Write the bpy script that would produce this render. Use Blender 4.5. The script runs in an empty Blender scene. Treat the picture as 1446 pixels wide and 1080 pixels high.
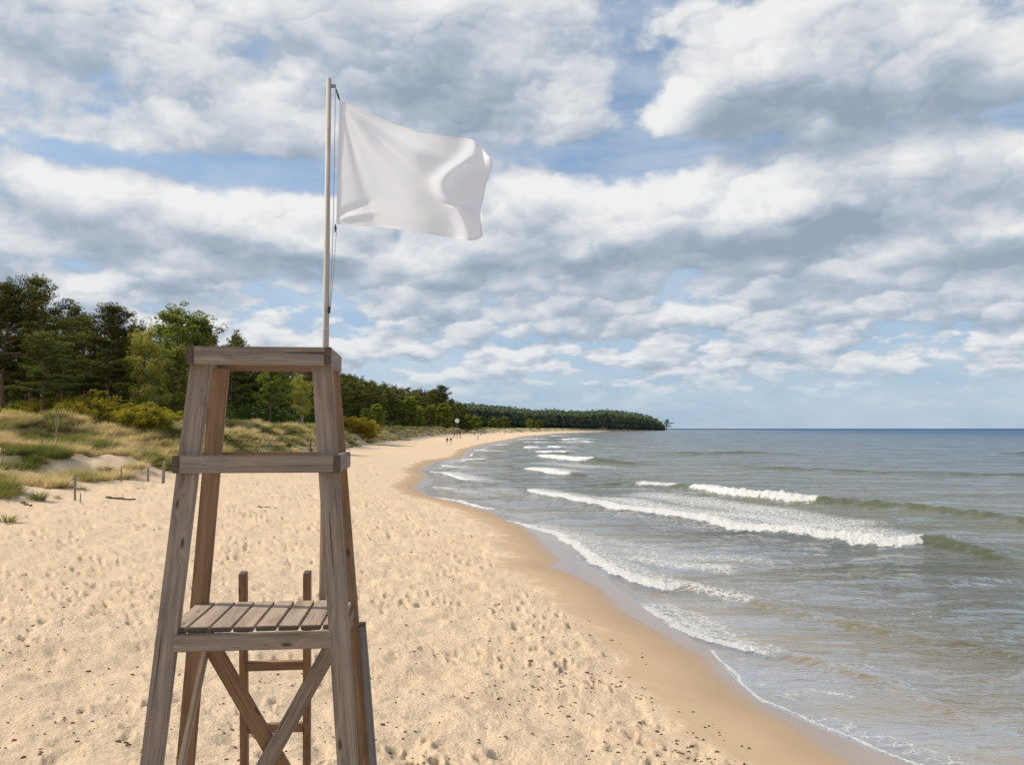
import bpy, bmesh, math, random
import numpy as np
from mathutils import Vector, Matrix
R = math.radians
random.seed(7)
rng = np.random.default_rng(11)
scene = bpy.context.scene
COL = scene.collection
CAMZ = 4.0
PITCH = math.atan(65 / 1200)
CP, SP = math.cos(PITCH), math.sin(PITCH)
FPX = 1200.0
# ------------------------------------------------------------------ survey helpers
def ray(px, py):
    a, b = (px - 723) / FPX, (540 - py) / FPX
    return a, CP - b * SP, SP + b * CP
def ground(px, py, z=0.0):
    a, b, c = ray(px, py)
    t = (z - CAMZ) / c
    return (a * t, b * t)
def atd(px, py, d):
    a, b, c = ray(px, py)
    t = d / b
    return Vector((a * t, d, CAMZ + c * t))
# ------------------------------------------------------------------ object helpers
def tag(o, label=None, cat=None, group=None, kind=None):
    if label: o['label'] = label
    if cat: o['category'] = cat
    if group: o['group'] = group
    if kind: o['kind'] = kind
    return o
def empty(name, loc=(0, 0, 0), rz=0.0):
    o = bpy.data.objects.new(name, None); COL.objects.link(o)
    o.location = loc; o.rotation_euler = (0, 0, rz); o.empty_display_size = .3
    return o
def link(name, me, parent=None, mat=None):
    o = bpy.data.objects.new(name, me); COL.objects.link(o)
    if parent is not None: o.parent = parent
    if mat is not None and not me.materials: me.materials.append(mat)
    return o
def npmesh(name, V, quads=None, tris=None, attrs=None, smooth=False):
    me = bpy.data.meshes.new(name)
    V = np.asarray(V, np.float32)
    q = np.zeros((0, 4), np.int32) if quads is None else np.asarray(quads, np.int32)
    t = np.zeros((0, 3), np.int32) if tris is None else np.asarray(tris, np.int32)
    me.vertices.add(len(V)); me.vertices.foreach_set('co', V.ravel())
    li = np.concatenate([q.ravel(), t.ravel()])
    me.loops.add(len(li)); me.loops.foreach_set('vertex_index', li)
    n = len(q) + len(t)
    st = np.concatenate([np.arange(len(q)) * 4, len(q) * 4 + np.arange(len(t)) * 3]).astype(np.int32)
    me.polygons.add(n); me.polygons.foreach_set('loop_start', st)
    me.polygons.foreach_set('use_smooth', np.full(n, smooth))
    me.update(calc_edges=True)
    for k, a in (attrs or {}).items():
        at = me.attributes.new(k, 'FLOAT', 'POINT'); at.data.foreach_set('value', np.asarray(a, np.float32))
    return me
# ------------------------------------------------------------------ numpy noise
def _h(ix, iy, seed):
    n = (ix.astype(np.int64) * 374761393 + iy.astype(np.int64) * 668265263 + seed * 1442695041) & 0x7fffffff
    n = ((n ^ (n >> 13)) * 1274126177) & 0x7fffffff
    return ((n ^ (n >> 16)) & 0xffff) / 65535.0
def vnoise(x, y, seed=0):
    ix, iy = np.floor(x), np.floor(y); fx, fy = x - ix, y - iy
    ux, uy = fx * fx * fx * (fx * (fx * 6 - 15) + 10), fy * fy * fy * (fy * (fy * 6 - 15) + 10)
    def g(dx, dy):
        a = _h(ix + dx, iy + dy, seed) * 2 * np.pi
        return np.cos(a) * (fx - dx) + np.sin(a) * (fy - dy)
    a, b, c, d = g(0, 0), g(1, 0), g(0, 1), g(1, 1)
    return (a + (b - a) * ux + (c - a) * uy + (a - b - c + d) * ux * uy) * 1.5
def fbm(x, y, oct=4, seed=0, gain=.5):
    s = 0; a = 1.0; t = 0
    for i in range(oct):
        s = s + a * vnoise(x * 2 ** i + 17.3 * i, y * 2 ** i - 9.1 * i, seed + i); t += a; a *= gain
    return s / t
def sst(a, b, x):
    t = np.clip((x - a) / (b - a), 0, 1); return t * t * (3 - 2 * t)
def pdist(x, y, pts, closed=False):
    """distance to a polyline, fractional index, side (+ = left of travel)"""
    best = np.full(x.shape, 1e18); idx = np.zeros(x.shape); side = np.ones(x.shape)
    for i in range(len(pts) - 1):
        ax, ay = pts[i][0], pts[i][1]; bx, by = pts[i + 1][0], pts[i + 1][1]
        dx, dy = bx - ax, by - ay; L = dx * dx + dy * dy + 1e-12
        t = np.clip(((x - ax) * dx + (y - ay) * dy) / L, 0, 1)
        ex, ey = x - ax - t * dx, y - ay - t * dy
        d = ex * ex + ey * ey; m = d < best
        best = np.where(m, d, best); idx = np.where(m, i + t, idx)
        side = np.where(m, np.sign(dx * (y - ay) - dy * (x - ax)), side)
    return np.sqrt(best), idx, side
def inside(x, y, poly):
    c = np.zeros(x.shape, bool); n = len(poly)
    for i in range(n):
        x1, y1 = poly[i]; x2, y2 = poly[(i + 1) % n]
        if y1 == y2: continue
        c ^= ((y1 > y) != (y2 > y)) & (x < (x2 - x1) * (y - y1) / (y2 - y1) + x1)
    return c
def smoothpoly(p, it=2):
    p = [tuple(q) for q in p]
    for _ in range(it):
        o = [p[0]]
        for a, b in zip(p[:-1], p[1:]):
            o += [(a[0] * .75 + b[0] * .25, a[1] * .75 + b[1] * .25), (a[0] * .25 + b[0] * .75, a[1] * .25 + b[1] * .75)]
        p = o + [p[-1]]
    return p
# ------------------------------------------------------------------ the lie of the land
Wpx = [(1420, 1130), (1300, 1080), (1240, 1058), (1150, 1020), (1078, 988), (1040, 952), (1008, 918), (960, 888), (915, 856), (885, 834), (845, 802),
       (826, 790), (812, 766), (790, 755), (756, 743), (714, 732), (692, 720), (640, 707), (606, 699), (600, 688), (618, 676), (610, 665), (632, 657),
       (662, 648), (668, 638), (700, 629), (725, 623), (752, 617), (795, 613), (864, 609.5), (955, 607.5)]
WATERLINE = [(12, -60), (10.5, -8), (8.6, 3), (7, 6.5)] + [ground(*p) for p in Wpx]
FAR = [(330, 2300), (-300, 3300), (-6000, 4500)]
LANDPOLY = WATERLINE + FAR + [(-9000, 4500), (-9000, -60)]
Apx = [(1320, 1180), (1190, 1080), (1111, 1025), (1053, 992), (1004, 955), (983, 926), (929, 897), (872, 865), (837, 830), (802, 813), (768, 801), (784, 792),
       (763, 774), (745, 753), (717, 735), (690, 722), (640, 708), (600, 699), (581, 688), (600, 673), (590, 665), (612, 653), (651, 646), (657, 636),
       (688, 627), (715, 622), (742, 616), (788, 612), (864, 608.9), (950, 607.2)]
WETLINE = [(11, -60), (9.5, -8), (7.4, 3)] + [ground(p[0], p[1], .06) for p in Apx]
Fpx = [(-250, 900), (-150, 830), (0, 752), (60, 722), (106, 706), (170, 688), (235, 683), (330, 665), (440, 648), (500, 632), (560, 622), (604, 616), (667, 611.5)]
FOOT = [(-9, -60), (-9.5, 5)] + [ground(p[0], p[1], 1.0) for p in Fpx] + [(4, 640), (90, 1072), (335, 1925), (320, 2150), (-300, 3200), (-6000, 4400)]
FOOTPOLY = FOOT + [(-9000, 4400), (-9000, -60)]
def fields(x, y):
    d, _, _ = pdist(x, y, WATERLINE + FAR); s = np.where(inside(x, y, LANDPOLY), d, -d)
    d2, _, _ = pdist(x, y, FOOT); di = np.where(inside(x, y, FOOTPOLY), d2, -d2)
    d3, _, sd = pdist(x, y, WETLINE)
    wl = d3 * np.where(sd > 0, 1, -1)                      # + = dry side
    return s, di, wl
def terrain(x, y, s=None, di=None, detail=True):
    x = np.asarray(x, float); y = np.asarray(y, float)
    if s is None: s, di, _ = fields(x, y)
    r = np.hypot(x, y)
    dl = di * (1 + 1.5 * sst(48, 95, y) * (di > 0))
    dj = dl + 3.2 * fbm(x / 9, y / 9, 3, 5) * np.clip(di / 3 + 1, 0, 1)
    sl = np.maximum(s, 0)
    t = sl / (sl + np.maximum(-di, 0) + .01)
    beach = 1.0 * t ** .92
    sea = np.maximum(.075 * s, -3.2 + 0 * s) + .06 * fbm(x / 3, y / 3, 2, 44) * sst(0, -6, s)
    z = np.where(s > 0, beach, sea)
    up = sst(0, 17, dj)
    hum = fbm(x / 6.5, y / 6.5, 4, 21)
    zd = 3.0 * up + 1.5 * hum * sst(1, 7, dj) * (1 - .45 * sst(14, 26, dj)) + .35 * fbm(x / 2.1, y / 2.1, 3, 61) * sst(0, 4, dj)
    zd = zd + 9 * sst(500, 1300, r) * sst(10, 90, di)
    z = z + np.where(di > -2, zd * sst(-2, 2, di), 0)
    return z
def tz(x, y):
    return float(terrain(np.array([x]), np.array([y]))[0])
# ------------------------------------------------------------------ node helpers
def newmat(name):
    m = bpy.data.materials.new(name); m.use_nodes = True
    nt = m.node_tree; nt.nodes.clear()
    return m, nt
class N:
    def __init__(s, nt): s.nt = nt
    def n(s, t, **k):
        o = s.nt.nodes.new(t)
        for a, v in k.items(): setattr(o, a, v)
        return o
    def l(s, a, b): s.nt.links.new(a, b)
    def inp(s, sock, v):
        if v is None: return
        if hasattr(v, 'is_output') or isinstance(v, bpy.types.NodeSocket): s.l(v, sock)
        else: sock.default_value = v
    def math(s, op, a, b=None, c=None, clamp=False):
        o = s.n('ShaderNodeMath', operation=op); o.use_clamp = clamp
        s.inp(o.inputs[0], a)
        if b is not None: s.inp(o.inputs[1], b)
        if c is not None: s.inp(o.inputs[2], c)
        return o.outputs[0]
    def mr(s, v, a, b, c=0.0, d=1.0, smooth=False):
        o = s.n('ShaderNodeMapRange'); o.clamp = True
        if smooth: o.interpolation_type = 'SMOOTHSTEP'
        s.inp(o.inputs['Value'], v)
        for k, w in zip(('From Min', 'From Max', 'To Min', 'To Max'), (a, b, c, d)): s.inp(o.inputs[k], w)
        return o.outputs[0]
    def mix(s, f, a, b, bt='MIX'):
        o = s.n('ShaderNodeMix', data_type='RGBA', blend_type=bt)
        s.inp(o.inputs[0], f); s.inp(o.inputs[6], a); s.inp(o.inputs[7], b)
        return o.outputs[2]
    def noise(s, vec, scale, detail=4, rough=.5, dist=0.0, out='Fac'):
        o = s.n('ShaderNodeTexNoise'); s.inp(o.inputs['Vector'], vec)
        o.inputs['Scale'].default_value = scale; o.inputs['Detail'].default_value = detail
        o.inputs['Roughness'].default_value = rough; o.inputs['Distortion'].default_value = dist
        return o.outputs[out]
    def mapping(s, vec, scale=(1, 1, 1), rot=(0, 0, 0), loc=(0, 0, 0)):
        o = s.n('ShaderNodeMapping'); s.inp(o.inputs[0], vec)
        o.inputs['Scale'].default_value = scale; o.inputs['Rotation'].default_value = rot; o.inputs['Location'].default_value = loc
        return o.outputs[0]
    def attr(s, name):
        o = s.n('ShaderNodeAttribute'); o.attribute_name = name; return o.outputs['Fac']
    def out(s, sh):
        o = s.n('ShaderNodeOutputMaterial'); s.l(sh, o.inputs['Surface'])
    def bump(s, h, dist, strength=1.0, normal=None):
        o = s.n('ShaderNodeBump'); s.inp(o.inputs['Height'], h)
        o.inputs['Distance'].default_value = dist; s.inp(o.inputs['Strength'], strength)
        if normal is not None: s.l(normal, o.inputs['Normal'])
        return o.outputs[0]
def c4(r, g, b): return (r, g, b, 1)
def objcoord(q): return q.n('ShaderNodeTexCoord').outputs['Object']

# ------------------------------------------------------------------ sun, sky and clouds
SUN_EL, SUN_AZ = R(40), R(-83)        # azimuth from +Y (view), negative = left
sd = Vector((math.sin(SUN_AZ) * math.cos(SUN_EL), math.cos(SUN_AZ) * math.cos(SUN_EL), math.sin(SUN_EL)))
sun = bpy.data.lights.new('sun', 'SUN'); sun.energy = 4.7; sun.angle = R(.53); sun.color = (1, .90, .75)
so = bpy.data.objects.new('sun', sun); COL.objects.link(so)
so.rotation_euler = (-sd).to_track_quat('-Z', 'Y').to_euler(); so.location = (0, 0, 50)

CLOUDS = [  # px, py, rx, ry, weight : where the big cloud masses of the day hang, turned into azimuth / elevation
    (420, 50, 470, 125, .24), (730, 110, 190, 95, .22), (110, 150, 240, 60, .15), (560, 190, 240, 40, .10),
    (200, 300, 200, 44, .20), (20, 375, 240, 50, .12), (390, 335, 160, 45, .12),
    (1100, 70, 190, 120, .17), (1330, 120, 240, 80, .18),
    (1060, 315, 330, 85, .28), (1260, 240, 170, 60, .18), (860, 300, 140, 50, .13), (1390, 380, 170, 50, .15),
    (620, 375, 260, 50, .14), (700, 460, 900, 55, .09),
    (250, 226, 300, 18, -.20), (90, 60, 200, 70, .10), (905, 150, 55, 110, -.26), (800, 215, 150, 26, -.18), (1210, 180, 330, 20, -.15), (1370, 15, 130, 45, -.15),
    (1440, 555, 280, 30, -.10), (1250, 440, 250, 40, .06)]
def cloud_group(name, fine_detail, puffs):
    g = bpy.data.node_groups.new(name, 'ShaderNodeTree')
    g.interface.new_socket('dir', in_out='INPUT', socket_type='NodeSocketVector')
    g.interface.new_socket('density', in_out='OUTPUT', socket_type='NodeSocketFloat')
    g.interface.new_socket('shade', in_out='OUTPUT', socket_type='NodeSocketFloat')
    q = N(g); gi = q.n('NodeGroupInput'); go = q.n('NodeGroupOutput'); v = gi.outputs[0]
    sp = q.n('ShaderNodeSeparateXYZ'); q.l(v, sp.inputs[0]); el = sp.outputs[1]
    def vm(op, a, b, c=None, out=0):
        o = q.n('ShaderNodeVectorMath', operation=op); q.inp(o.inputs[0], a); q.inp(o.inputs[1], b)
        if c is not None: q.inp(o.inputs[2], c)
        return o.outputs[out]
    hi = q.noise(vm('MULTIPLY_ADD', v, (3.2, 6.0, 0), (0, 0, 3.1)), 1, 2, .5, .1)
    md = q.noise(vm('MULTIPLY_ADD', v, (8.0, 17, 0), (0, 0, 8.7)), 1, 2, .5, .1)
    lo = q.noise(vm('MULTIPLY_ADD', v, (17, 50, 0), (0, 0, 5.5)), 1, 2, .5, .1)
    k1 = q.mr(el, .33, .17, smooth=True); k2 = q.mr(el, .155, .085, smooth=True)
    m = q.mix(k2, q.mix(k1, hi, md), lo)
    fh = q.noise(vm('MULTIPLY_ADD', v, (13, 17, 0), (0, 0, 1.7)), 1, fine_detail, .60)
    fl = q.noise(vm('MULTIPLY_ADD', v, (34, 58, 0), (0, 0, 2.9)), 1, fine_detail - 1, .60)
    kf = q.mr(el, .24, .12, smooth=True)
    f = q.mix(kf, fh, fl)
    d = q.math('MULTIPLY_ADD', m, 1.05, q.math('MULTIPLY_ADD', f, .46, -.255))
    if puffs:
        warpH = vm('MULTIPLY_ADD', q.noise(vm('MULTIPLY_ADD', v, (9, 12, 0), (0, 0, 7)), 1, 4, .6, out='Color'), (2.0, 1.7, 0), vm('MULTIPLY', v, (9.5, 15, 0)))
        def cell(vec, sc, ox):
            o = q.n('ShaderNodeTexVoronoi', feature='SMOOTH_F1', voronoi_dimensions='2D'); o.inputs['Smoothness'].default_value = .55; c = vm('MULTIPLY_ADD', vec, (sc, sc, 0), (ox, ox * .37, 0)); q.l(c, o.inputs['Vector']); o.inputs['Scale'].default_value = 1; o.inputs['Detail'].default_value = 0
            s_ = q.n('ShaderNodeSeparateXYZ'); q.l(vm('SUBTRACT', c, o.outputs['Position']), s_.inputs[0])
            return o.outputs['Distance'], q.math('SUBTRACT', s_.outputs[1], q.math('MULTIPLY', s_.outputs[0], .45))
        a1, b1 = cell(warpH, 1.0, 0.); a2, b2 = cell(warpH, 2.7, 4.1)
        warpL = vm('MULTIPLY_ADD', q.noise(vm('MULTIPLY_ADD', v, (26, 44, 0), (0, 0, 4)), 1, 3, .6, out='Color'), (1.3, 1.1, 0), vm('MULTIPLY', v, (24, 46, 0)))
        a3, b3 = cell(warpL, 1.0, 2.)
        dH = q.math('MULTIPLY_ADD', a2, .45, a1); sH = q.math('MULTIPLY_ADD', b2, .55, b1)
        dist = q.mix(kf, dH, q.math('MULTIPLY', a3, 1.45)); shd = q.mix(kf, sH, q.math('MULTIPLY', b3, 1.6))
        d = q.math('MULTIPLY_ADD', q.math('SUBTRACT', .62, dist), .13, d)
        q.l(shd, go.inputs[1])
    for (px, py, rx, ry, w) in CLOUDS:
        A = math.atan((px - 723) / FPX); E = (605 - py) / FPX * math.cos(A)
        u = vm('MULTIPLY_ADD', v, (FPX / rx, FPX / ry, 0), (-A * FPX / rx, -E * FPX / ry, 0))
        d = q.math('MULTIPLY_ADD', q.math('POWER', .3679, vm('DOT_PRODUCT', u, u, out='Value')), w, d)
    q.l(d, go.inputs[0]); return g
def make_world():
    w = bpy.data.worlds.new('World'); scene.world = w; w.use_nodes = True
    nt = w.node_tree; nt.nodes.clear(); q = N(nt)
    sky = q.n('ShaderNodeTexSky', sky_type='NISHITA'); sky.sun_disc = False
    sky.sun_elevation = SUN_EL; sky.sun_rotation = SUN_AZ; sky.altitude = 0; sky.air_density = 1.0; sky.dust_density = 1.2; sky.ozone_density = 1.0
    tc = q.n('ShaderNodeTexCoord'); sp = q.n('ShaderNodeSeparateXYZ'); q.l(tc.outputs['Generated'], sp.inputs[0])
    az = q.math('ARCTAN2', sp.outputs[0], sp.outputs[1])
    hor = q.math('SQRT', q.math('SUBTRACT', 1.0001, q.math('MULTIPLY', sp.outputs[2], sp.outputs[2])))
    el = q.math('MAXIMUM', q.math('DIVIDE', sp.outputs[2], hor), 0.0)
    cv = q.n('ShaderNodeCombineXYZ'); q.l(az, cv.inputs[0]); q.l(el, cv.inputs[1])
    s0 = q.n('ShaderNodeGroup'); s0.node_tree = cloud_group('cloud_field', 6, True); q.l(cv.outputs[0], s0.inputs[0])
    near = q.mr(el, 0, .42, .10, 1.0)
    of = q.n('ShaderNodeVectorMath', operation='MULTIPLY_ADD'); q.l(near, of.inputs[0]); of.inputs[1].default_value = (-.018, .052, 0); q.l(cv.outputs[0], of.inputs[2])
    s1 = q.n('ShaderNodeGroup'); s1.node_tree = cloud_group('cloud_field_coarse', 4, False); q.l(of.outputs[0], s1.inputs[0])
    d0, d1 = s0.outputs[0], s1.outputs[0]
    lowadd = q.mr(el, .03, .17, .055, 0)
    cover = q.mr(q.math('ADD', d0, lowadd), .455, .60, smooth=True)
    thick = q.mr(d0, .56, .90, smooth=True)
    emb = q.math('SUBTRACT', d0, d1)
    lum = q.math('MULTIPLY_ADD', emb, 2.2, .665)
    lum = q.math('MULTIPLY_ADD', s0.outputs[1], .24, lum)
    lum = q.math('SUBTRACT', lum, q.math('MULTIPLY', thick, .36), clamp=True)
    ramp = q.n('ShaderNodeValToRGB'); q.l(lum, ramp.inputs[0]); el_ = ramp.color_ramp.elements
    el_[0].position = .08; el_[0].color = c4(3.1, 3.8, 4.7); el_[1].position = 1; el_[1].color = c4(8.9, 8.85, 8.75)
    e = el_.new(.40); e.color = c4(4.4, 5.05, 5.95); e = el_.new(.68); e.color = c4(6.6, 6.9, 7.3)
    low = q.mr(el, .03, .20, 1, 0)
    ccol = q.mix(q.math('MULTIPLY', low, .35), ramp.outputs[0], c4(5.6, 6.4, 7.3))
    base = q.mix(1.0, sky.outputs[0], c4(.90, 1.03, 1.18), 'MULTIPLY')
    base = q.mix(q.mr(el, 0, .40, .75, .30), base, c4(4.2, 5.8, 7.7))
    vs = q.n('ShaderNodeVectorMath', operation='MULTIPLY_ADD'); q.l(cv.outputs[0], vs.inputs[0]); vs.inputs[1].default_value = (4.5, 16, 0); vs.inputs[2].default_value = (0, 0, 4)
    veil = q.mr(q.noise(vs.outputs[0], 1.3, 5, .6, .2), .38, .74, 0, .52)
    base = q.mix(veil, base, c4(6.7, 7.4, 8.1))
    cover = q.math('MULTIPLY', cover, q.mr(el, .015, .075, .0, .96, smooth=True))
    fin = q.mix(cover, base, ccol)
    bg = q.n('ShaderNodeBackground'); q.l(fin, bg.inputs[0]); bg.inputs[1].default_value = .10
    o = q.n('ShaderNodeOutputWorld'); q.l(bg.outputs[0], o.inputs[0])
    w.cycles.sampling_method = 'NONE'
make_world()

# ------------------------------------------------------------------ materials
def mat_sand():
    m, nt = newmat('sand_material'); q = N(nt); p = objcoord(q)
    wet, veg, dry, pit_shade = q.attr('wet'), q.attr('veg'), q.attr('dry'), q.attr('pit')
    n1 = q.noise(p, .6, 5, .6); n2 = q.noise(p, 9, 5, .65); n3 = q.noise(p, 160, 3, .7)
    col = q.mix(n1, c4(.67, .50, .335), c4(.78, .63, .455))
    col = q.mix(q.math('MULTIPLY', n2, .5), col, c4(.52, .36, .22))
    col = q.mix(q.mr(n3, .55, .75, 0, .35), col, c4(.36, .26, .165))
    damp = q.mix(n1, c4(.45, .32, .20), c4(.52, .38, .245))
    col = q.mix(dry, damp, col)
    col = q.mix(q.math('MULTIPLY', pit_shade, .5), col, c4(.36, .25, .15))  # footprint pits painted darker, shade put into the sand colour
    col = q.mix(q.attr('damp'), col, c4(.36, .255, .165))
    wetc = q.mix(n1, c4(.30, .225, .175), c4(.35, .27, .21))
    col = q.mix(wet, col, wetc)
    vg = q.noise(p, 1.3, 5, .65)
    vcol = q.mix(q.mr(vg, .35, .65), c4(.20, .185, .07), c4(.38, .33, .15))
    vm = q.math('MULTIPLY', veg, q.mr(q.noise(p, 3.5, 4, .7), .30, .5))
    col = q.mix(vm, col, vcol)
    col = q.mix(q.attr('under'), col, q.mix(q.noise(p, 2.5, 4, .6), c4(.36, .25, .12), c4(.56, .41, .22)))
    b = q.n('ShaderNodeBsdfPrincipled'); q.l(col, b.inputs['Base Color'])
    q.l(q.mr(wet, 0, 1, .95, .16), b.inputs['Roughness']); q.l(q.mr(wet, 0, 1, .12, .9), b.inputs['Specular IOR Level'])
    h = q.math('ADD', q.math('MULTIPLY', q.noise(p, 22, 6, .65), .7), q.math('MULTIPLY', q.noise(p, 5, 4, .6), .9))
    dryn = q.math('MULTIPLY', q.math('SUBTRACT', 1.0, wet), q.mr(dry, 0, 1, .12, 1.0))
    nm = q.bump(h, .055, dryn)
    q.l(nm, b.inputs['Normal']); q.out(b.outputs[0]); return m
def mat_water():
    m, nt = newmat('sea_water_material'); q = N(nt); p = objcoord(q)
    dep, foam, lace, off = q.attr('depth'), q.attr('foam'), q.attr('lace'), q.attr('offshore')
    # ripples
    pa = q.mapping(p, (.55, 1.5, 1), (0, 0, R(-14))); pb = q.mapping(p, (.8, 1.7, 1), (0, 0, R(16)))
    h = q.math('ADD', q.math('MULTIPLY', q.noise(pa, 1.5, 5, .55, .4), 1.0), q.math('MULTIPLY', q.noise(pb, 4.2, 4, .55, .3), .32))
    h2 = q.noise(pa, .30, 4, .55)
    nm = q.bump(h, .52, q.mr(dep, 0, .5, .3, 1.0)); nm = q.bump(h2, 1.2, q.mr(off, 1, 60, .12, .7), nm)
    shallow = c4(.30, .235, .15)
    col = q.mix(q.mr(dep, .0, .5), c4(.30, .225, .13), c4(.15, .14, .075))
    col = q.mix(q.mr(off, 12, 70), col, c4(.088, .115, .11))
    col = q.mix(q.mr(off, 50, 380), col, c4(.045, .085, .130)); col = q.mix(q.mr(off, 300, 2500), col, c4(.014, .042, .10))
    patch = q.noise(q.mapping(p, (.010, .045, 1), (0, 0, R(-8))), 1, 4, .5)
    col = q.mix(q.mr(patch, .42, .62, 0, .55), col, q.mix(1.0, col, c4(.5, .62, .74), 'MULTIPLY'))
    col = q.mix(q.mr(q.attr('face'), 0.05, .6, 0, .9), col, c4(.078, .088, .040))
    diff = q.n('ShaderNodeBsdfDiffuse'); q.l(col, diff.inputs[0])
    tr = q.n('ShaderNodeBsdfTransparent'); q.l(q.mix(q.mr(dep, 0, .7), c4(.98, .96, .90), c4(.62, .62, .44)), tr.inputs[0])
    body = q.n('ShaderNodeMixShader'); q.l(q.mr(dep, 0.0, 1.3, .05, 1.0), body.inputs[0]); q.l(tr.outputs[0], body.inputs[1]); q.l(diff.outputs[0], body.inputs[2])
    gl = q.n('ShaderNodeBsdfGlossy'); gl.inputs['Roughness'].default_value = .09; q.l(q.mix(q.mr(off, 12, 350), c4(.97, .98, 1), c4(.56, .74, .98)), gl.inputs[0]); q.l(nm, gl.inputs['Normal'])
    q.l(q.mr(off, 5, 150, .05, .22), gl.inputs['Roughness'])
    fr = q.n('ShaderNodeFresnel'); fr.inputs[0].default_value = 1.33; q.l(nm, fr.inputs['Normal'])
    fac = q.math('MULTIPLY', fr.outputs[0], q.mr(off, 4, 260, .62, .44), clamp=True)
    streak = q.noise(q.mapping(p, (.10, .55, 1), (0, 0, R(-10))), 1, 6, .66)
    fac = q.math('MULTIPLY', fac, q.mr(off, 150, 1500, 1, .50)); fac = q.math('MULTIPLY', fac, q.mr(streak, .36, .62, 1.2, .62))
    fac = q.math('MULTIPLY', fac, q.mr(q.attr('face'), 0, .5, 1, .35))
    wat = q.n('ShaderNodeMixShader'); q.l(fac, wat.inputs[0]); q.l(body.outputs[0], wat.inputs[1]); q.l(gl.outputs[0], wat.inputs[2])
    # foam
    f1 = q.noise(p, 3.4, 7, .68, .6); f2 = q.noise(q.mapping(p, (1, 2.0, 1)), 1.7, 6, .62, 1.4)
    dense = q.mr(q.math('ADD', q.math('MULTIPLY', foam, 1.1), q.math('MULTIPLY', q.math('SUBTRACT', f1, .5), 2.4)), .44, .66, smooth=True)
    def web(sc, thick):
        w = q.n('ShaderNodeVectorMath', operation='MULTIPLY_ADD'); q.l(q.noise(p, sc * .9, 5, .65, out='Color'), w.inputs[0]); w.inputs[1].default_value = (1.1 / sc, 1.1 / sc, 0); q.l(q.mapping(p, (1, 1.25, 0)), w.inputs[2])
        o = q.n('ShaderNodeTexVoronoi', feature='DISTANCE_TO_EDGE', voronoi_dimensions='2D'); q.l(w.outputs[0], o.inputs['Vector']); o.inputs['Scale'].default_value = sc; o.inputs['Detail'].default_value = 0
        return q.mr(o.outputs['Distance'], q.math('MULTIPLY', lace, thick), q.math('MULTIPLY', lace, thick * .35), 0, 1)
    brk = q.mr(q.math('ADD', q.math('MULTIPLY', lace, .75), f2), .58, .74)
    lcm = q.math('MULTIPLY', q.math('MAXIMUM', web(2.3, .26), web(5.5, .26)), q.math('MULTIPLY', brk, q.mr(lace, .03, .18)))
    solid = q.mr(q.math('ADD', lace, q.math('MULTIPLY', q.math('SUBTRACT', f1, .5), 2.0)), .78, 1.0)
    lcm = q.math('MAXIMUM', lcm, solid)
    fm = q.math('MAXIMUM', dense, lcm, clamp=True)
    fd = q.n('ShaderNodeBsdfPrincipled'); fd.inputs['Base Color'].default_value = c4(.80, .79, .77); fd.inputs['Roughness'].default_value = .7
    q.l(q.bump(q.noise(p, 7, 6, .7), .22, 1.0), fd.inputs['Normal'])
    fin = q.n('ShaderNodeMixShader'); q.l(fm, fin.inputs[0]); q.l(wat.outputs[0], fin.inputs[1]); q.l(fd.outputs[0], fin.inputs[2])
    q.out(fin.outputs[0]); return m
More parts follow.
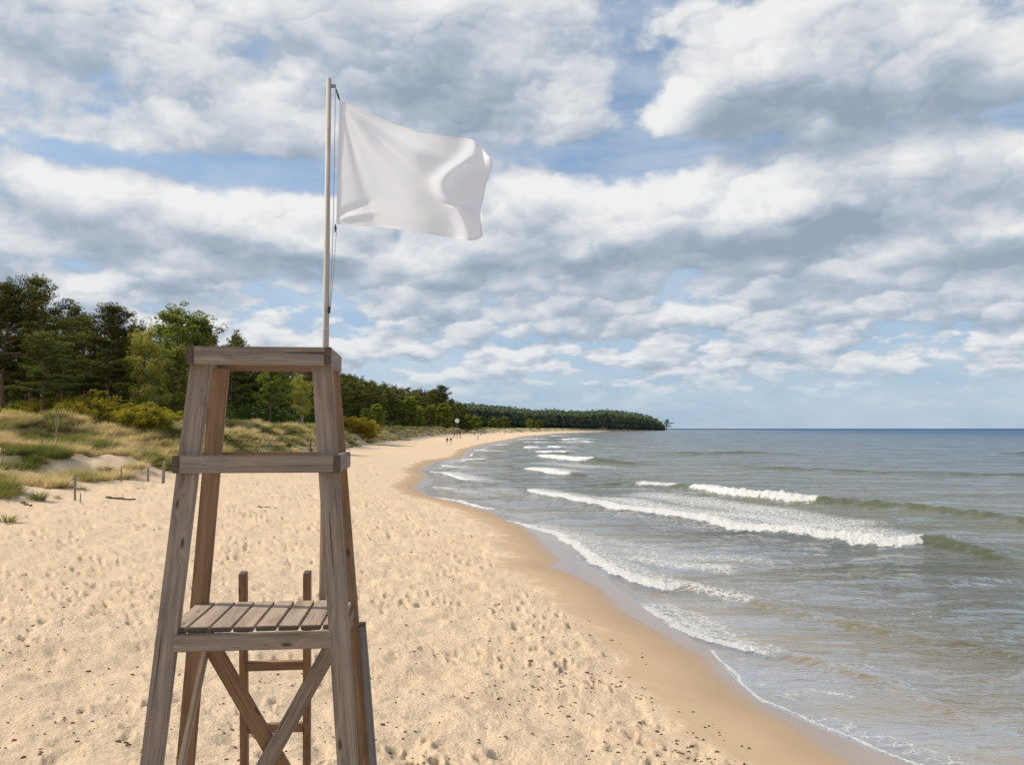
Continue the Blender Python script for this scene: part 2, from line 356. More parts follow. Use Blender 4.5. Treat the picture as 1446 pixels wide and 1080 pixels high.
def mat_wood(name, c1, c2, c3, rough=.8):
    m, nt = newmat(name); q = N(nt); p = objcoord(q)
    oi = q.n('ShaderNodeObjectInfo'); off = q.n('ShaderNodeCombineXYZ'); q.l(q.math('MULTIPLY', oi.outputs['Random'], 37.), off.inputs[0]); q.l(q.math('MULTIPLY', oi.outputs['Random'], 11.), off.inputs[1])
    va = q.n('ShaderNodeVectorMath', operation='ADD'); q.l(p, va.inputs[0]); q.l(off.outputs[0], va.inputs[1]); p = va.outputs[0]
    kn = q.n('ShaderNodeTexVoronoi', feature='F1'); q.l(q.mapping(p, (3.4, 10, 10)), kn.inputs['Vector']); kn.inputs['Scale'].default_value = 1.0
    kd = kn.outputs['Distance']
    warp = q.mr(kd, .0, .42, .55, 0, smooth=True)
    st = q.n('ShaderNodeVectorMath', operation='ADD'); q.l(q.mapping(p, (1.2, 42, 42)), st.inputs[0])
    wv = q.n('ShaderNodeCombineXYZ'); q.l(q.math('MULTIPLY', warp, 3), wv.inputs[1]); q.l(warp, wv.inputs[2]); q.l(wv.outputs[0], st.inputs[1])
    g1 = q.noise(st.outputs[0], 1.0, 5, .6, .5); g2 = q.noise(q.mapping(p, (5, 260, 260)), 1, 3, .6); g3 = q.noise(p, 3.3, 4, .6)
    col = q.mix(q.mr(g1, .32, .68), c2, c1); col = q.mix(q.mr(g2, .5, .72, 0, .5), col, c3)
    col = q.mix(q.mr(g3, .40, .72, 0, .5), col, q.mix(1.0, col, c4(1.25, 1.05, .85), 'MULTIPLY'))
    stain = q.noise(q.mapping(p, (2.0, 14, 14)), 1, 5, .7)
    col = q.mix(q.mr(stain, .48, .68, 0, .7), col, q.mix(1.0, col, c4(.52, .50, .50), 'MULTIPLY'))
    knot = q.mr(kd, .125, .06, 0, .85, smooth=True)
    col = q.mix(knot, col, c4(.055, .04, .03))
    ck = q.noise(q.mapping(p, (1.1, 75, 75)), 1, 2, .5, .2)
    crack = q.mr(ck, .695, .73, 0, .85)
    col = q.mix(crack, col, c4(.03, .024, .02))
    b = q.n('ShaderNodeBsdfPrincipled'); q.l(col, b.inputs['Base Color']); b.inputs['Roughness'].default_value = rough; b.inputs['Specular IOR Level'].default_value = .25
    hh = q.math('ADD', q.math('MULTIPLY', g1, .5), q.math('SUBTRACT', q.math('MULTIPLY', g2, .35), crack))
    q.l(q.bump(hh, .0035, .8), b.inputs['Normal']); q.out(b.outputs[0]); return m
def mat_plain(name, c1, c2, scale=8, rough=.8, metal=0., bump=.0):
    m, nt = newmat(name); q = N(nt); p = objcoord(q); n = q.noise(p, scale, 5, .6)
    b = q.n('ShaderNodeBsdfPrincipled'); q.l(q.mix(n, c1, c2), b.inputs['Base Color']); b.inputs['Roughness'].default_value = rough; b.inputs['Metallic'].default_value = metal
    if bump: q.l(q.bump(n, bump, .8), b.inputs['Normal'])
    q.out(b.outputs[0]); return m
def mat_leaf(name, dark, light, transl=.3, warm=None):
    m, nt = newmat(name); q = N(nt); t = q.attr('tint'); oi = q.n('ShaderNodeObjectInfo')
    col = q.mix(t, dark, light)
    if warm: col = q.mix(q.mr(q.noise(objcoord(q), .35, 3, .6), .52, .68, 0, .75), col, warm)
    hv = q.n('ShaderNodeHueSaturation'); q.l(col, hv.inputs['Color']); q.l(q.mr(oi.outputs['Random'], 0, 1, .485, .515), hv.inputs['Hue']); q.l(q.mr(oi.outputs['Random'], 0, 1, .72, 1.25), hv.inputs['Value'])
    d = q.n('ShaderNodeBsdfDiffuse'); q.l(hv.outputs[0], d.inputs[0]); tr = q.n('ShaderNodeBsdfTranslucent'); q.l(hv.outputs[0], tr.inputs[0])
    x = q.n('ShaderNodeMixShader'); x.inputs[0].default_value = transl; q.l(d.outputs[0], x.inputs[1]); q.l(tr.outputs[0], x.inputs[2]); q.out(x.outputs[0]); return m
def mat_grass(name):
    m, nt = newmat(name); q = N(nt); t = q.attr('tint'); hgt = q.attr('hgt')
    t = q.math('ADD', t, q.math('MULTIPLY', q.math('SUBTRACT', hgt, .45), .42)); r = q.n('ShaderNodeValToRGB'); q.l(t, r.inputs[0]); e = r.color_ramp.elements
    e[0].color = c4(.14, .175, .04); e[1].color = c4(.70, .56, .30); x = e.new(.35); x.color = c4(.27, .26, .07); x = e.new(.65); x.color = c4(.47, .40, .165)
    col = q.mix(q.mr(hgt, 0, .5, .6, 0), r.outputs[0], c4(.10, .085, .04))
    d = q.n('ShaderNodeBsdfDiffuse'); q.l(col, d.inputs[0]); tr = q.n('ShaderNodeBsdfTranslucent'); q.l(col, tr.inputs[0])
    x = q.n('ShaderNodeMixShader'); x.inputs[0].default_value = .35; q.l(d.outputs[0], x.inputs[1]); q.l(tr.outputs[0], x.inputs[2]); q.out(x.outputs[0]); return m
M = dict(
    sand=mat_sand(), water=mat_water(),
    wood=mat_wood('weathered_wood', c4(.375, .315, .265), c4(.20, .165, .138), c4(.085, .068, .056)),
    wood_shade=mat_wood('shaded_warm_wood', c4(.33, .215, .13), c4(.21, .132, .078), c4(.12, .075, .045)),  # shade and warm sand bounce on the rear timbers put into the colour
    woodl=mat_wood('pale_deck_wood', c4(.42, .335, .26), c4(.30, .235, .18), c4(.16, .125, .095)),
    wood_skyshade=mat_wood('skylit_shade_wood', c4(.25, .245, .25), c4(.16, .155, .16), c4(.09, .085, .085)),  # blue-grey tone paints in skylit shade on the outer post
    endg=mat_plain('end_grain', c4(.075, .055, .04), c4(.14, .10, .075), 60, .9),
    pole=mat_wood('pole_wood', c4(.60, .56, .51), c4(.42, .38, .34), c4(.22, .19, .17), .6),
    metal=mat_plain('dull_metal', c4(.25, .25, .25), c4(.4, .4, .39), 30, .5, .7),
    rope=mat_plain('rope', c4(.20, .21, .22), c4(.35, .36, .38), 90, .9),
    dark=mat_plain('dark_fitting', c4(.02, .02, .02), c4(.05, .05, .05), 40, .6),
    bark=mat_plain('pine_bark', c4(.10, .065, .045), c4(.24, .15, .095), 4, .9, 0, .05),
    birch=mat_plain('birch_bark', c4(.62, .60, .56), c4(.30, .27, .24), 2.2, .8),
    pine=mat_leaf('pine_needles', c4(.036, .045, .012), c4(.27, .265, .065), .22),
    leaf=mat_leaf('green_leaves', c4(.075, .10, .016), c4(.35, .39, .075), .35),
    birchleaf=mat_leaf('birch_leaves', c4(.13, .13, .022), c4(.46, .42, .085), .4),
    bush=mat_leaf('bush_leaves', c4(.10, .10, .014), c4(.50, .44, .05), .35),
    gold=mat_leaf('golden_leaves', c4(.16, .12, .015), c4(.52, .39, .05), .35),
    green=mat_leaf('dark_green_leaves', c4(.035, .060, .014), c4(.15, .20, .04), .3),
    russet=mat_leaf('russet_leaves', c4(.10, .06, .03), c4(.26, .15, .07), .3),
    far=mat_leaf('hazed_wood_leaves', c4(.042, .066, .060), c4(.19, .225, .11), .15),  # distance haze put into the leaf colour as a bluer base
    grass=mat_grass('marram_grass'),
    weed=mat_plain('seaweed', c4(.08, .055, .035), c4(.20, .14, .085), 20, .8),
    drift=mat_wood('driftwood', c4(.13, .10, .08), c4(.08, .06, .045), c4(.04, .03, .025)),
    white=mat_plain('white_paint', c4(.8, .8, .79), c4(.7, .7, .69), 5, .5),
)

# ------------------------------------------------------------------ ground and sea sheets
def ring_grid(rows, c_step, d0, d1, wlog):
    a = [-math.pi]
    while a[-1] < math.pi:
        t = abs(a[-1]); deg = math.degrees(a[-1])
        st = c_step if -42 < deg < 36 else (c_step * 4 if -60 < deg < 55 else 2.5)
        a.append(a[-1] + R(st))
    a = np.array(a[:-1])
    u = np.linspace(0, 1, 4000); d = d0 * (d1 / d0) ** u
    dens = (1 - wlog) * np.minimum(1 / d, 1 / 7.) / (1 / 7.) + wlog * .35
    # density per log-distance
    c = np.cumsum(dens); c = (c - c[0]) / (c[-1] - c[0])
    r = np.exp(np.interp(np.linspace(0, 1, rows), c, np.log(d)))
    A, Rr = np.meshgrid(a, r)
    return Rr * np.sin(A), Rr * np.cos(A), len(a), rows
def grid_faces(nc, nr):
    i = np.arange(nr - 1)[:, None] * nc; j = np.arange(nc)[None, :]; k = (j + 1) % nc
    return np.stack([(i + j), (i + k), (i + nc + k), (i + nc + j)], -1).reshape(-1, 4)[:, ::-1]
def compact(V, F, keepf, attrs):
    F = F[keepf]; used = np.zeros(len(V), bool); used[F.ravel()] = True
    mp = np.cumsum(used) - 1
    return V[used], mp[F], {k: v[used] for k, v in attrs.items()}
def worley(x, y, cell, seed, elong=.0):
    gx, gy = x / cell, y / cell; ix, iy = np.floor(gx), np.floor(gy)
    best = np.full(x.shape, 9.); rid = np.zeros(x.shape)
    for dx in (-1, 0, 1):
        for dy in (-1, 0, 1):
            cx, cy = ix + dx, iy + dy
            jx, jy = _h(cx, cy, seed), _h(cx, cy, seed + 7); an = _h(cx, cy, seed + 3) * np.pi; rr = _h(cx, cy, seed + 5)
            ex, ey = gx - cx - jx, gy - cy - jy
            a, b = ex * np.cos(an) + ey * np.sin(an), -ex * np.sin(an) + ey * np.cos(an)
            d = np.sqrt(a * a + b * b * (1 + elong) ** 2) + np.where(rr < .30, .0, .0)
            m = d < best; best = np.where(m, d, best); rid = np.where(m, rr, rid)
    return best, rid

def relief(x, y, s, di, wl):
    """the trampled surface of the dry sand: footprints, rims, soft hollows"""
    r = np.hypot(x, y)
    edge = .55 * fbm(x / 1.6, y / 1.6, 3, 91) + .35 * fbm(x / .5, y / .5, 2, 92)
    dry = sst(1.0, 1.7, wl + edge * 1.2)
    rough = sst(1.35, 1.9, wl + edge * 1.2) * (s > 0)
    near = np.clip(1.25 - r / 90, 0, 1)
    wx, wy = x + .08 * fbm(x / .3, y / .3, 2, 1), y + .08 * fbm(x / .3, y / .3, 2, 2)
    d1, r1 = worley(wx, wy, .42, 3, .75); d2, r2 = worley(wx + 5, wy + 3, .23, 13, .6); d3, r3 = worley(wx + 1, wy + 9, .85, 23, .3)
    pit1 = (1 - sst(.10, .29, d1)) * (r1 > .40); rim = np.exp(-((d1 - .38) / .09) ** 2) * (r1 > .40)
    pit2 = (1 - sst(.08, .28, d2)) * (r2 > .55); pit3 = (1 - sst(.0, .42, d3)) * (r3 > .45)
    patch = .18 + .85 * sst(-.22, .28, fbm(x / 3.2, y / 3.2, 3, 33))
    bumpy = .026 * fbm(x / .32, y / .32, 3, 41) + .060 * fbm(x / 1.2, y / 1.0, 3, 42) + .05 * fbm(x / 3.1, y / 2.2, 2, 43)
    rel = bumpy - .058 * pit1 * patch + .020 * rim * patch - .022 * pit2 * patch - .035 * pit3
    z = 1.55 * rel * rough * near * (1 - .6 * sst(0, 2, di)) + .03 * fbm(x / 2.5, y / 2.5, 2, 45) * (s > 0) * sst(.5, 3, s)
    z = z + .05 * fbm(x / 5, y / 5, 3, 46) * sst(2, 8, s)
    return z, np.clip(pit1 * patch + .7 * pit2 * patch, 0, 1) * rough * near, dry
def build_sand():
    X, Y, nc, nr = ring_grid(1050, .085, .35, 7000, .45)
    x, y = X.ravel(), Y.ravel()
    s, di, wl = fields(x, y)
    z = terrain(x, y, s, di)
    r = np.hypot(x, y)
    wfar = 1 + np.clip(r / 60, 0, 6)
    wet = 1 - sst(-.28, .16, (wl + .05 * fbm(x / .8, y / .8, 3, 90)) / np.sqrt(wfar))
    rl, pits, dry = relief(x, y, s, di, wl)
    z = z + rl
    veg = vegmask(x, y, di)
    keep = grid_faces(nc, nr)
    ok = (s > -70)
    kf = ok[keep].all(1)
    V, Fq, at = compact(np.stack([x, y, z], 1), keep, kf, dict(wet=wet, dry=dry, veg=veg, pit=pits, under=sst(-.15, -.9, s), damp=.75 * sst(.95, .0, wl / np.sqrt(wfar) + .25 * fbm(x / 1.2, y / 1.2, 3, 97))))
    me = npmesh('sand', V, Fq, None, at, True)
    # close the small hole beneath the camera
    o = link('sand', me, None, M['sand']); tag(o, kind='structure')
def vegmask(x, y, di):
    n = fbm(x / 5.0, y / 5.0, 4, 77)
    dl = di * (1 + 1.5 * sst(48, 95, y) * (di > 0))
    g = sst(-.20, .04, n + .28 * sst(2, 12, dl) - .255 + .265 * sst(44, 72, y)) * sst(1.2, 4.0, dl + 2.6 * fbm(x / 7, y / 7, 2, 78))
    g = np.maximum(g, sst(16, 24, di)); g = np.maximum(g, sst(2, 7, di) * sst(280, 500, np.hypot(x, y)))
    return np.clip(g, 0, 1)
build_sand()

# waves: crest line (px,py, height m, foam 0..1, width m)
WAVES = [
    ([(752, 693, .10, .9), (790, 702, .22, .9), (870, 717, .25, .95), (950, 729, .28, 1), (1020, 741, .32, 1), (1100, 754, .36, 1), (1180, 764, .42, 1), (1240, 770, .45, 1), (1292, 773, .50, 1), (1306, 773, .50, .2),
      (1325, 775, .48, 0), (1370, 784, .36, 0), (1410, 792, .22, 0), (1450, 801, .1, 0), (1520, 815, 0, 0)], 1.0),
    ([(850, 684, .10, 0), (880, 684, .30, 0), (903, 685, .36, .1), (912, 686, .34, .8), (945, 688, .34, .9), (958, 689, .34, .1), (976, 691, .36, .1), (984, 692, .50, .9), (1030, 701, .55, 1), (1090, 708, .58, 1), (1148, 713, .60, 1), (1160, 714, .60, .1),
      (1200, 716, .50, 0), (1270, 720, .45, 0), (1350, 728, .38, 0), (1446, 738, .3, 0), (1600, 752, .1, 0)], 1.15),
    ([(748, 661, .1, .6), (760, 665, .35, 1), (800, 671, .38, 1), (812, 671, .38, .3), (830, 674, .2, 0)], 1.6),
    ([(763, 644, .2, .7), (775, 647, .5, 1), (832, 652, .6, 1), (840, 652, .6, .1), (880, 655, .35, 0), (930, 657, .1, 0)], 2.2),
    ([(764, 638, .2, .8), (780, 640, .5, 1), (798, 640, .5, 1), (806, 641, .3, 0)], 2.2),
    ([(742, 632, .3, .9), (750, 633, .5, 1), (758, 633, .3, .8)], 2.2),
    ([(776, 631, .3, .9), (790, 633, .5, 1), (797, 634, .3, .1)], 2.2),
    ([(745, 624.5, .2, .8), (760, 624.8, .4, 1)], 3), ([(746, 620.5, .3, .9), (776, 620, .3, .9)], 3),
    ([(806, 624.5, .3, 1), (814, 624.6, .3, 1)], 3.), ([(820, 625, .4, 1), (828, 624.8, .4, 1)], 3.), ([(795, 621, .4, 1), (805, 621.5, .4, 1)], 3.), ([(807, 620, .3, 1), (812, 620, .3, 1)], 3.), ([(821, 620, .3, 1), (828, 620, .3, 1)], 3),
    ([(782, 616, .3, 1), (800, 616, .3, 1)], 4.), ([(760, 617, .2, .7), (775, 617, .2, .9)], 3.),
    ([(900, 639, .0, 0), (990, 641, .4, 0), (1060, 640, .4, 0), (1150, 642, 0, 0)], 3), ([(1380, 640, 0, 0), (1450, 642, .4, 0), (1500, 644, .3, 0)], 3),
    ([(990, 655, 0, 0), (1100, 662, .25, 0), (1250, 668, .2, 0), (1446, 672, .25, 0)], 2.5),
    # inner breaker and swash
    ([(712, 735, .02, .45), (735, 739, .05, .6), (758, 746, .08, .8), (795, 759, .12, .9), (815, 771, .15, .9), (838, 792, .15, 1), (870, 809, .17, 1), (905, 823, .19, 1), (940, 834, .20, 1), (958, 834, .22, .5),
      (990, 838, .2, .25), (1060, 850, .13, 0), (1136, 870, .10, 0), (1219, 888, .12, 0), (1302, 905, .12, 0), (1450, 930, .1, 0)], .55),
    ([(913, 857, .01, .75), (935, 869, .02, .7), (960, 886, .03, .7), (1000, 904, .05, .8), (1040, 914, .08, .8), (1078, 924, .11, .6), (1110, 932, .13, .25), (1160, 942, .12, .2), (1245, 966, .08, .1), (1330, 1000, .05, 0)], .35),
    ([(1006, 920, .01, .9), (1020, 935, .01, .95), (1040, 952, .01, 1), (1052, 970, .01, .95), (1078, 990, .01, 1), (1110, 1001, .01, .9), (1150, 1021, .01, .95), (1200, 1040, .01, .9), (1240, 1059, .01, .95), (1300, 1081, .01, 1), (1420, 1131, .01, .9)], .085),
    ([(612, 702, .02, .8), (650, 708, .05, .8), (694, 720, .05, .8)], .6), ([(606, 666, .03, .8), (632, 669, .1, .9), (662, 678, .1, .9)], .9), ([(618, 688, .03, .7), (636, 690, .03, .7)], .8),
    ([(620, 657, .05, .8), (642, 660, .08, .9)], 1.0), ([(655, 650, .1, .9), (682, 648, .1, .9)], 1.2), ([(672, 636, .1, .8), (693, 637, .1, .9)], 1.6), ([(700, 629, .1, .7), (716, 628, .1, .8)], 2),
]
LACE = [([(860, 706), (960, 722), (1050, 730), (1150, 742), (1215, 755)], 1.7, .85), ([(930, 700), (1080, 722), (1180, 738)], 2.0, .6), ([(700, 690), (760, 705), (860, 722), (980, 742)], 2.2, .22),
        ([(900, 790), (960, 797), (1010, 802)], .65, .75), ([(860, 775), (940, 785), (1060, 790)], 1.2, .35), ([(830, 760), (930, 775)], .8, .3), ([(700, 738), (760, 752)], .6, .3),
        ([(925, 858), (965, 868), (1000, 882), (1030, 905)], .42, .55), ([(965, 880), (1010, 900)], .3, .9), ([(850, 795), (900, 812), (950, 825)], .35, .7),
        ([(1170, 1020), (1230, 1040), (1310, 1065), (1370, 1090)], .30, .34), ([(1100, 982), (1150, 977), (1200, 985)], .16, .26), ([(1080, 950), (1180, 965)], .15, .22), ([(1045, 945), (1080, 970), (1120, 988)], .12, .22),
        ([(640, 672), (700, 680)], 1.5, .25), ([(630, 690), (700, 700)], 1.5, .3), ([(780, 655), (850, 660)], 3, .35), ([(960, 830), (1010, 842), (1050, 850)], .25, .7)]
def build_water():
    X, Y, nc, nr = ring_grid(1150, .085, 2.0, 40000, .42)
    x, y = X.ravel(), Y.ravel()
    s, di, wl = fields(x, y)
    F = grid_faces(nc, nr); sea = s < 1.2; kf = sea[F].all(1)
    used = np.zeros(len(x), bool); used[F[kf].ravel()] = True
    mp = np.cumsum(used) - 1; F = mp[F[kf]]; x, y, s, di = x[used], y[used], s[used], di[used]
    off = np.maximum(-s, 0); r = np.hypot(x, y)
    z = np.zeros(len(x)); foam = np.zeros(len(x)); lace = np.zeros(len(x)); face = np.zeros(len(x))
    # running chop
    dx = .35 * fbm(x / 4, y / 4, 2, 8)
    for k, (lam, ang, amp) in enumerate([(9.0, 118, .045), (5.2, 100, .030), (2.9, 128, .020), (1.7, 108, .012), (1.1, 92, .008), (.75, 130, .005)]):
        kx, ky = math.cos(R(ang - 180)) * 2 * math.pi / lam, math.sin(R(ang - 180)) * 2 * math.pi / lam
        ph = kx * x + ky * y + 2.5 * fbm(x / (lam * 1.6), y / (lam * 1.6), 2, 100 + k) * 2
        mod = .45 + .9 * sst(-.3, .4, fbm(x / (lam * 3), y / (lam * 3), 2, 120 + k))
        fade = np.clip(1.3 - r * .0035 / lam, 0, 1)
        sn = np.sin(ph); z += amp * (sn + .35 * (1 - np.abs(sn)) ** 2) * mod * sst(0, lam * .8, off) * fade
    z += .10 * fbm(x / 26, y / 9, 2, 140) * sst(20, 80, off)
    for pts, w in WAVES:
        P = [ground(a[0], a[1]) for a in pts]; A = np.array([a[2] for a in pts]); Fm = np.array([a[3] for a in pts])
        bx = [p[0] for p in P]; by = [p[1] for p in P]; pad = w * 6 + 2
        m = (x > min(bx) - pad) & (x < max(bx) + pad) & (y > min(by) - pad) & (y < max(by) + pad)
        xs, ys = x[m], y[m]
        if len(xs) == 0: continue
        wob = w * .45
        xw = xs + wob * fbm(xs / (w * 3), ys / (w * 3), 3, 200); yw = ys + wob * fbm(xs / (w * 3), ys / (w * 3), 3, 201)
        d, idx, sd_ = pdist(xw, yw, P)
        t = d * sd_                                     # + = seaward (left of travel)
        endl = np.ones(len(xs)); e0 = np.hypot(xw - P[0][0], yw - P[0][1]); e1 = np.hypot(xw - P[-1][0], yw - P[-1][1])
        a = np.interp(idx, range(len(A)), A); f = np.interp(idx, range(len(A)), Fm)
        a = a * (.85 + .35 * fbm(xs / (w * 1.7), ys / (w * 1.7), 3, 202))
        front, back = .42 * w, 1.5 * w
        prof = np.where(t < 0, np.exp(-(t / front) ** 2), np.exp(-(t / back) ** 2))
        lump = 1 + (1 - f) * .28 * fbm(xs / (.5 * w), ys / (.35 * w), 3, 215) + (f * (.38 * fbm(xs / (.22 * w + .08), ys / (.22 * w + .08), 3, 210)))
        z[m] = z[m] * (1 - .5 * prof) + a * prof * lump
        fw = .55 * w
        fo = f * np.exp(-(np.maximum(0, np.abs(t + .14 * w) - .15 * w) / (.22 * w)) ** 2)
        foam[m] = np.maximum(foam[m], fo)
        lace[m] = np.maximum(lace[m], f * .70 * np.exp(-(np.maximum(t, 0) / (2.0 * w)) ** 2) * (t > -.3 * w) * (a > .05))
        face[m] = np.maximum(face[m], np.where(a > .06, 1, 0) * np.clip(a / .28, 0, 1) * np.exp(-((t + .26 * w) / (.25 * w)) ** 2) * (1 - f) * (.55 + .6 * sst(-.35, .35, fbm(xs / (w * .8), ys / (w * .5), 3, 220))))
    for pts, w, a in LACE:
        P = [ground(*p) for p in pts]; pad = w * 4
        bx = [p[0] for p in P]; by = [p[1] for p in P]
        m = (x > min(bx) - pad) & (x < max(bx) + pad) & (y > min(by) - pad) & (y < max(by) + pad)
        d, _, _ = pdist(x[m], y[m], P); lace[m] = np.maximum(lace[m], a * np.exp(-(d / w) ** 2))
    shore = np.exp(-(np.abs(s) / (.05 + r * .0022)) ** 2) * sst(40, 90, r) * .75 * sst(-.2, .3, fbm(x / 12, y / 12, 3, 300))
    foam = np.maximum(foam, shore)
    bed = np.where(s > 0, .045 * s, .075 * s)
    dep = np.clip(z * .5 - bed, 0, 4)
    z = z + .012
    me = npmesh('sea_water', np.stack([x, y, z], 1), F, None, dict(depth=dep, foam=foam, lace=lace, offshore=off, face=face), True)
    o = link('sea', me, None, M['water']); tag(o, kind='structure')
build_water()

# ------------------------------------------------------------------ tower
TY = .1061; TCX, TCY = -1.1561, 4.0395
def tw(z): return .292 - .0828 * z
def td(z): return .2035 - .0646 * z
tower = empty('lifeguard_chair', (TCX, TCY, 0), TY)
GZ = tz(TCX, TCY)
tower.location.z = GZ
tag(tower, 'tall weathered grey wooden lifeguard chair with slatted seat, standing on the sand', 'lifeguard chair')
def T(a, b, z):                    # local tower coordinates, z relative to the camera height
    return Vector((a, b, z + CAMZ - GZ))
def board(name, p0, p1, side, w, t, mat, parent, endmat=None, bev=.004, label=None):
    """a sawn board: p0 -> p1 long axis, `side` gives the direction of its width w, t thick"""
    p0, p1 = Vector(p0), Vector(p1); ax = (p1 - p0); L = ax.length; ax.normalize()
    s = Vector(side); s = (s - ax * s.dot(ax)).normalized(); n = ax.cross(s)
    bm = bmesh.new(); bmesh.ops.create_cube(bm, size=1)
    for v in bm.verts: v.co = Vector((v.co.x * L, v.co.y * w, v.co.z * t))
    es = [e for e in bm.edges if abs((e.verts[0].co - e.verts[1].co).normalized().x) > .9]
    bmesh.ops.bevel(bm, geom=bm.edges[:], offset=bev, segments=2, affect='EDGES')
    me = bpy.data.meshes.new(name); me.materials.append(mat)
    if endmat:
        me.materials.append(endmat)
        for f in bm.faces:
            if abs(f.normal.x) > .8: f.material_index = 1
    for f in bm.faces: f.smooth = False
    bm.to_mesh(me); bm.free()
    o = link(name, me, parent)
    o.matrix_local = Matrix(((ax.x, s.x, n.x, (p0.x + p1.x) / 2), (ax.y, s.y, n.y, (p0.y + p1.y) / 2), (ax.z, s.z, n.z, (p0.z + p1.z) / 2), (0, 0, 0, 1)))
    if label: o['label'] = label
    return o
def screws(parent_board, L, w, t, spots):
    for (u, v) in spots:
        bm = bmesh.new(); bmesh.ops.create_cone(bm, cap_ends=True, segments=10, radius1=.0045, radius2=.0035, depth=.004)
        me = bpy.data.meshes.new('screw'); bm.to_mesh(me); bm.free()
        o = link('screw', me, parent_board, M['dark']); o.location = (u, v, t)
ZT, ZR, ZS = .3673, -.1176, -.8649
LEGW, LEGT = .090, .044
zb = GZ - CAMZ - .35
for a in (-1, 1):
    for b in (-1, 1):
        ztop = ZT - .08 + .012
        m = M['wood'] if b < 0 else M['wood_shade']
        board('leg', T(a * tw(zb), b * td(zb), zb), T(a * tw(ztop), b * td(ztop), ztop), (1, 0, 0), LEGW if b < 0 else .083, LEGT if b < 0 else .040, m, tower, M['endg'])
def frame(name, z, h, oa, ob, th, mats):
    A, B = tw(z) + oa, td(z) + ob; zc = z - h / 2
    # sides run through, front and rear sit between them
    for a in (-1, 1):
        board(name, T(a * (A - th / 2), -B, zc), T(a * (A - th / 2), B, zc), (0, 0, 1), h, th, mats[1], tower, M['endg'])
    o = board(name, T(-(A - th) + .001, -(B - th / 2 - .003), zc - .001), T(A - th - .001, -(B - th / 2 - .003), zc - .001), (0, 0, 1), h - .001, th, mats[0], tower, M['endg'])
    L = (A - th)
    screws(o, L, h, -th / 2 - .0005 if False else th / 2 + .001, [])
    for (u, v) in ((-L + .035, -.012), (-L + .05, -.016), (L - .035, .01), (L - .045, -.018)):
        bm = bmesh.new(); bmesh.ops.create_cone(bm, cap_ends=True, segments=10, radius1=.0062, radius2=.005, depth=.003)
        me = bpy.data.meshes.new('screw'); bm.to_mesh(me); bm.free()
        sc = link('screw', me, o, M['dark'])
        nl = o.matrix_local.to_3x3().inverted() @ Vector((0, -1, 0))
        sc.location = Vector((u, v, 0)) + nl * (th / 2 + .0005)
    board(name, T(-(A - th) + .001, (B - th / 2 - .003), zc), T(A - th - .001, (B - th / 2 - .003), zc), (0, 0, 1), h - .002, th, mats[2], tower, M['endg'])
frame('top_rail', ZT, .082, .0539, .075, .028, (M['wood'], M['wood'], M['wood_shade']))
frame('arm_rail', ZR, .078, .0618, .0603, .028, (M['wood'], M['wood'], M['wood_shade']))
# seat: eight boards running front to back
zs = ZS; hw = tw(zs) + .022; nb = 8; pitch_b = 2 * hw / nb; BF, BB = td(zs) + .006, td(zs) + .03
for i in range(nb):
    a = -hw + (i + .5) * pitch_b; j = random.uniform(-.003, .003)
    board('seat_board', T(a, -BF + j, zs - .011 + random.uniform(-.0012, .0012)), T(a + random.uniform(-.002, .002), BB + j * .5, zs - .011), (1, 0, 0), pitch_b - .010, .022, M['woodl'], tower, M['endg'], .003)
za = zs - .0225 - .038
board('apron', T(-tw(za) + .03, -td(za) - .012, za), T(tw(za) - .03, -td(za) - .012, za), (0, 0, 1), .074, .028, M['wood'], tower, M['endg'])
board('apron', T(-tw(za) + .03, td(za) + .012, za), T(tw(za) - .03, td(za) + .012, za), (0, 0, 1), .074, .028, M['wood_shade'], tower, M['endg'])
for a in (-1, 1):
    board('apron', T(a * (tw(za) + .012), -td(za) + .04, za), T(a * (tw(za) + .012), td(za) - .04, za), (0, 0, 1), .074, .024, M['wood_shade'], tower, M['endg'])
# crossed braces between the rear legs
zc1, zc2 = -.93, -2.48
board('cross_brace', T(-tw(zc1), td(zc1) - .05, zc1), T(tw(zc2), td(zc2) - .05, zc2), (1, 0, 0), .078, .030, M['wood_shade'], tower, M['endg'])
board('cross_brace', T(tw(zc1), td(zc1) - .084, zc1), T(-tw(zc2), td(zc2) - .084, zc2), (1, 0, 0), .078, .030, M['wood'], tower, M['endg'])
# side braces
for a in (-1, 1):
    z1, z2 = -1.02, -2.1
    board('side_brace', T(a * (tw(z1) - .058), td(z1), z1), T(a * (tw(z2) - .058), -td(z2), z2), (0, 1, 0), .07, .024, M['woodl'] if a < 0 else M['wood_shade'], tower, M['endg'])
z1 = -.985
board('outer_post', T(tw(z1) + .055, td(z1) + .012, z1), T(tw(zb) + .055, td(zb) + .012, zb), (0, 1, 0), .085, .034, M['wood_skyshade'], tower, M['endg'], label='outer post, coloured blue-grey for its shaded side, bolted beside the rear right leg')
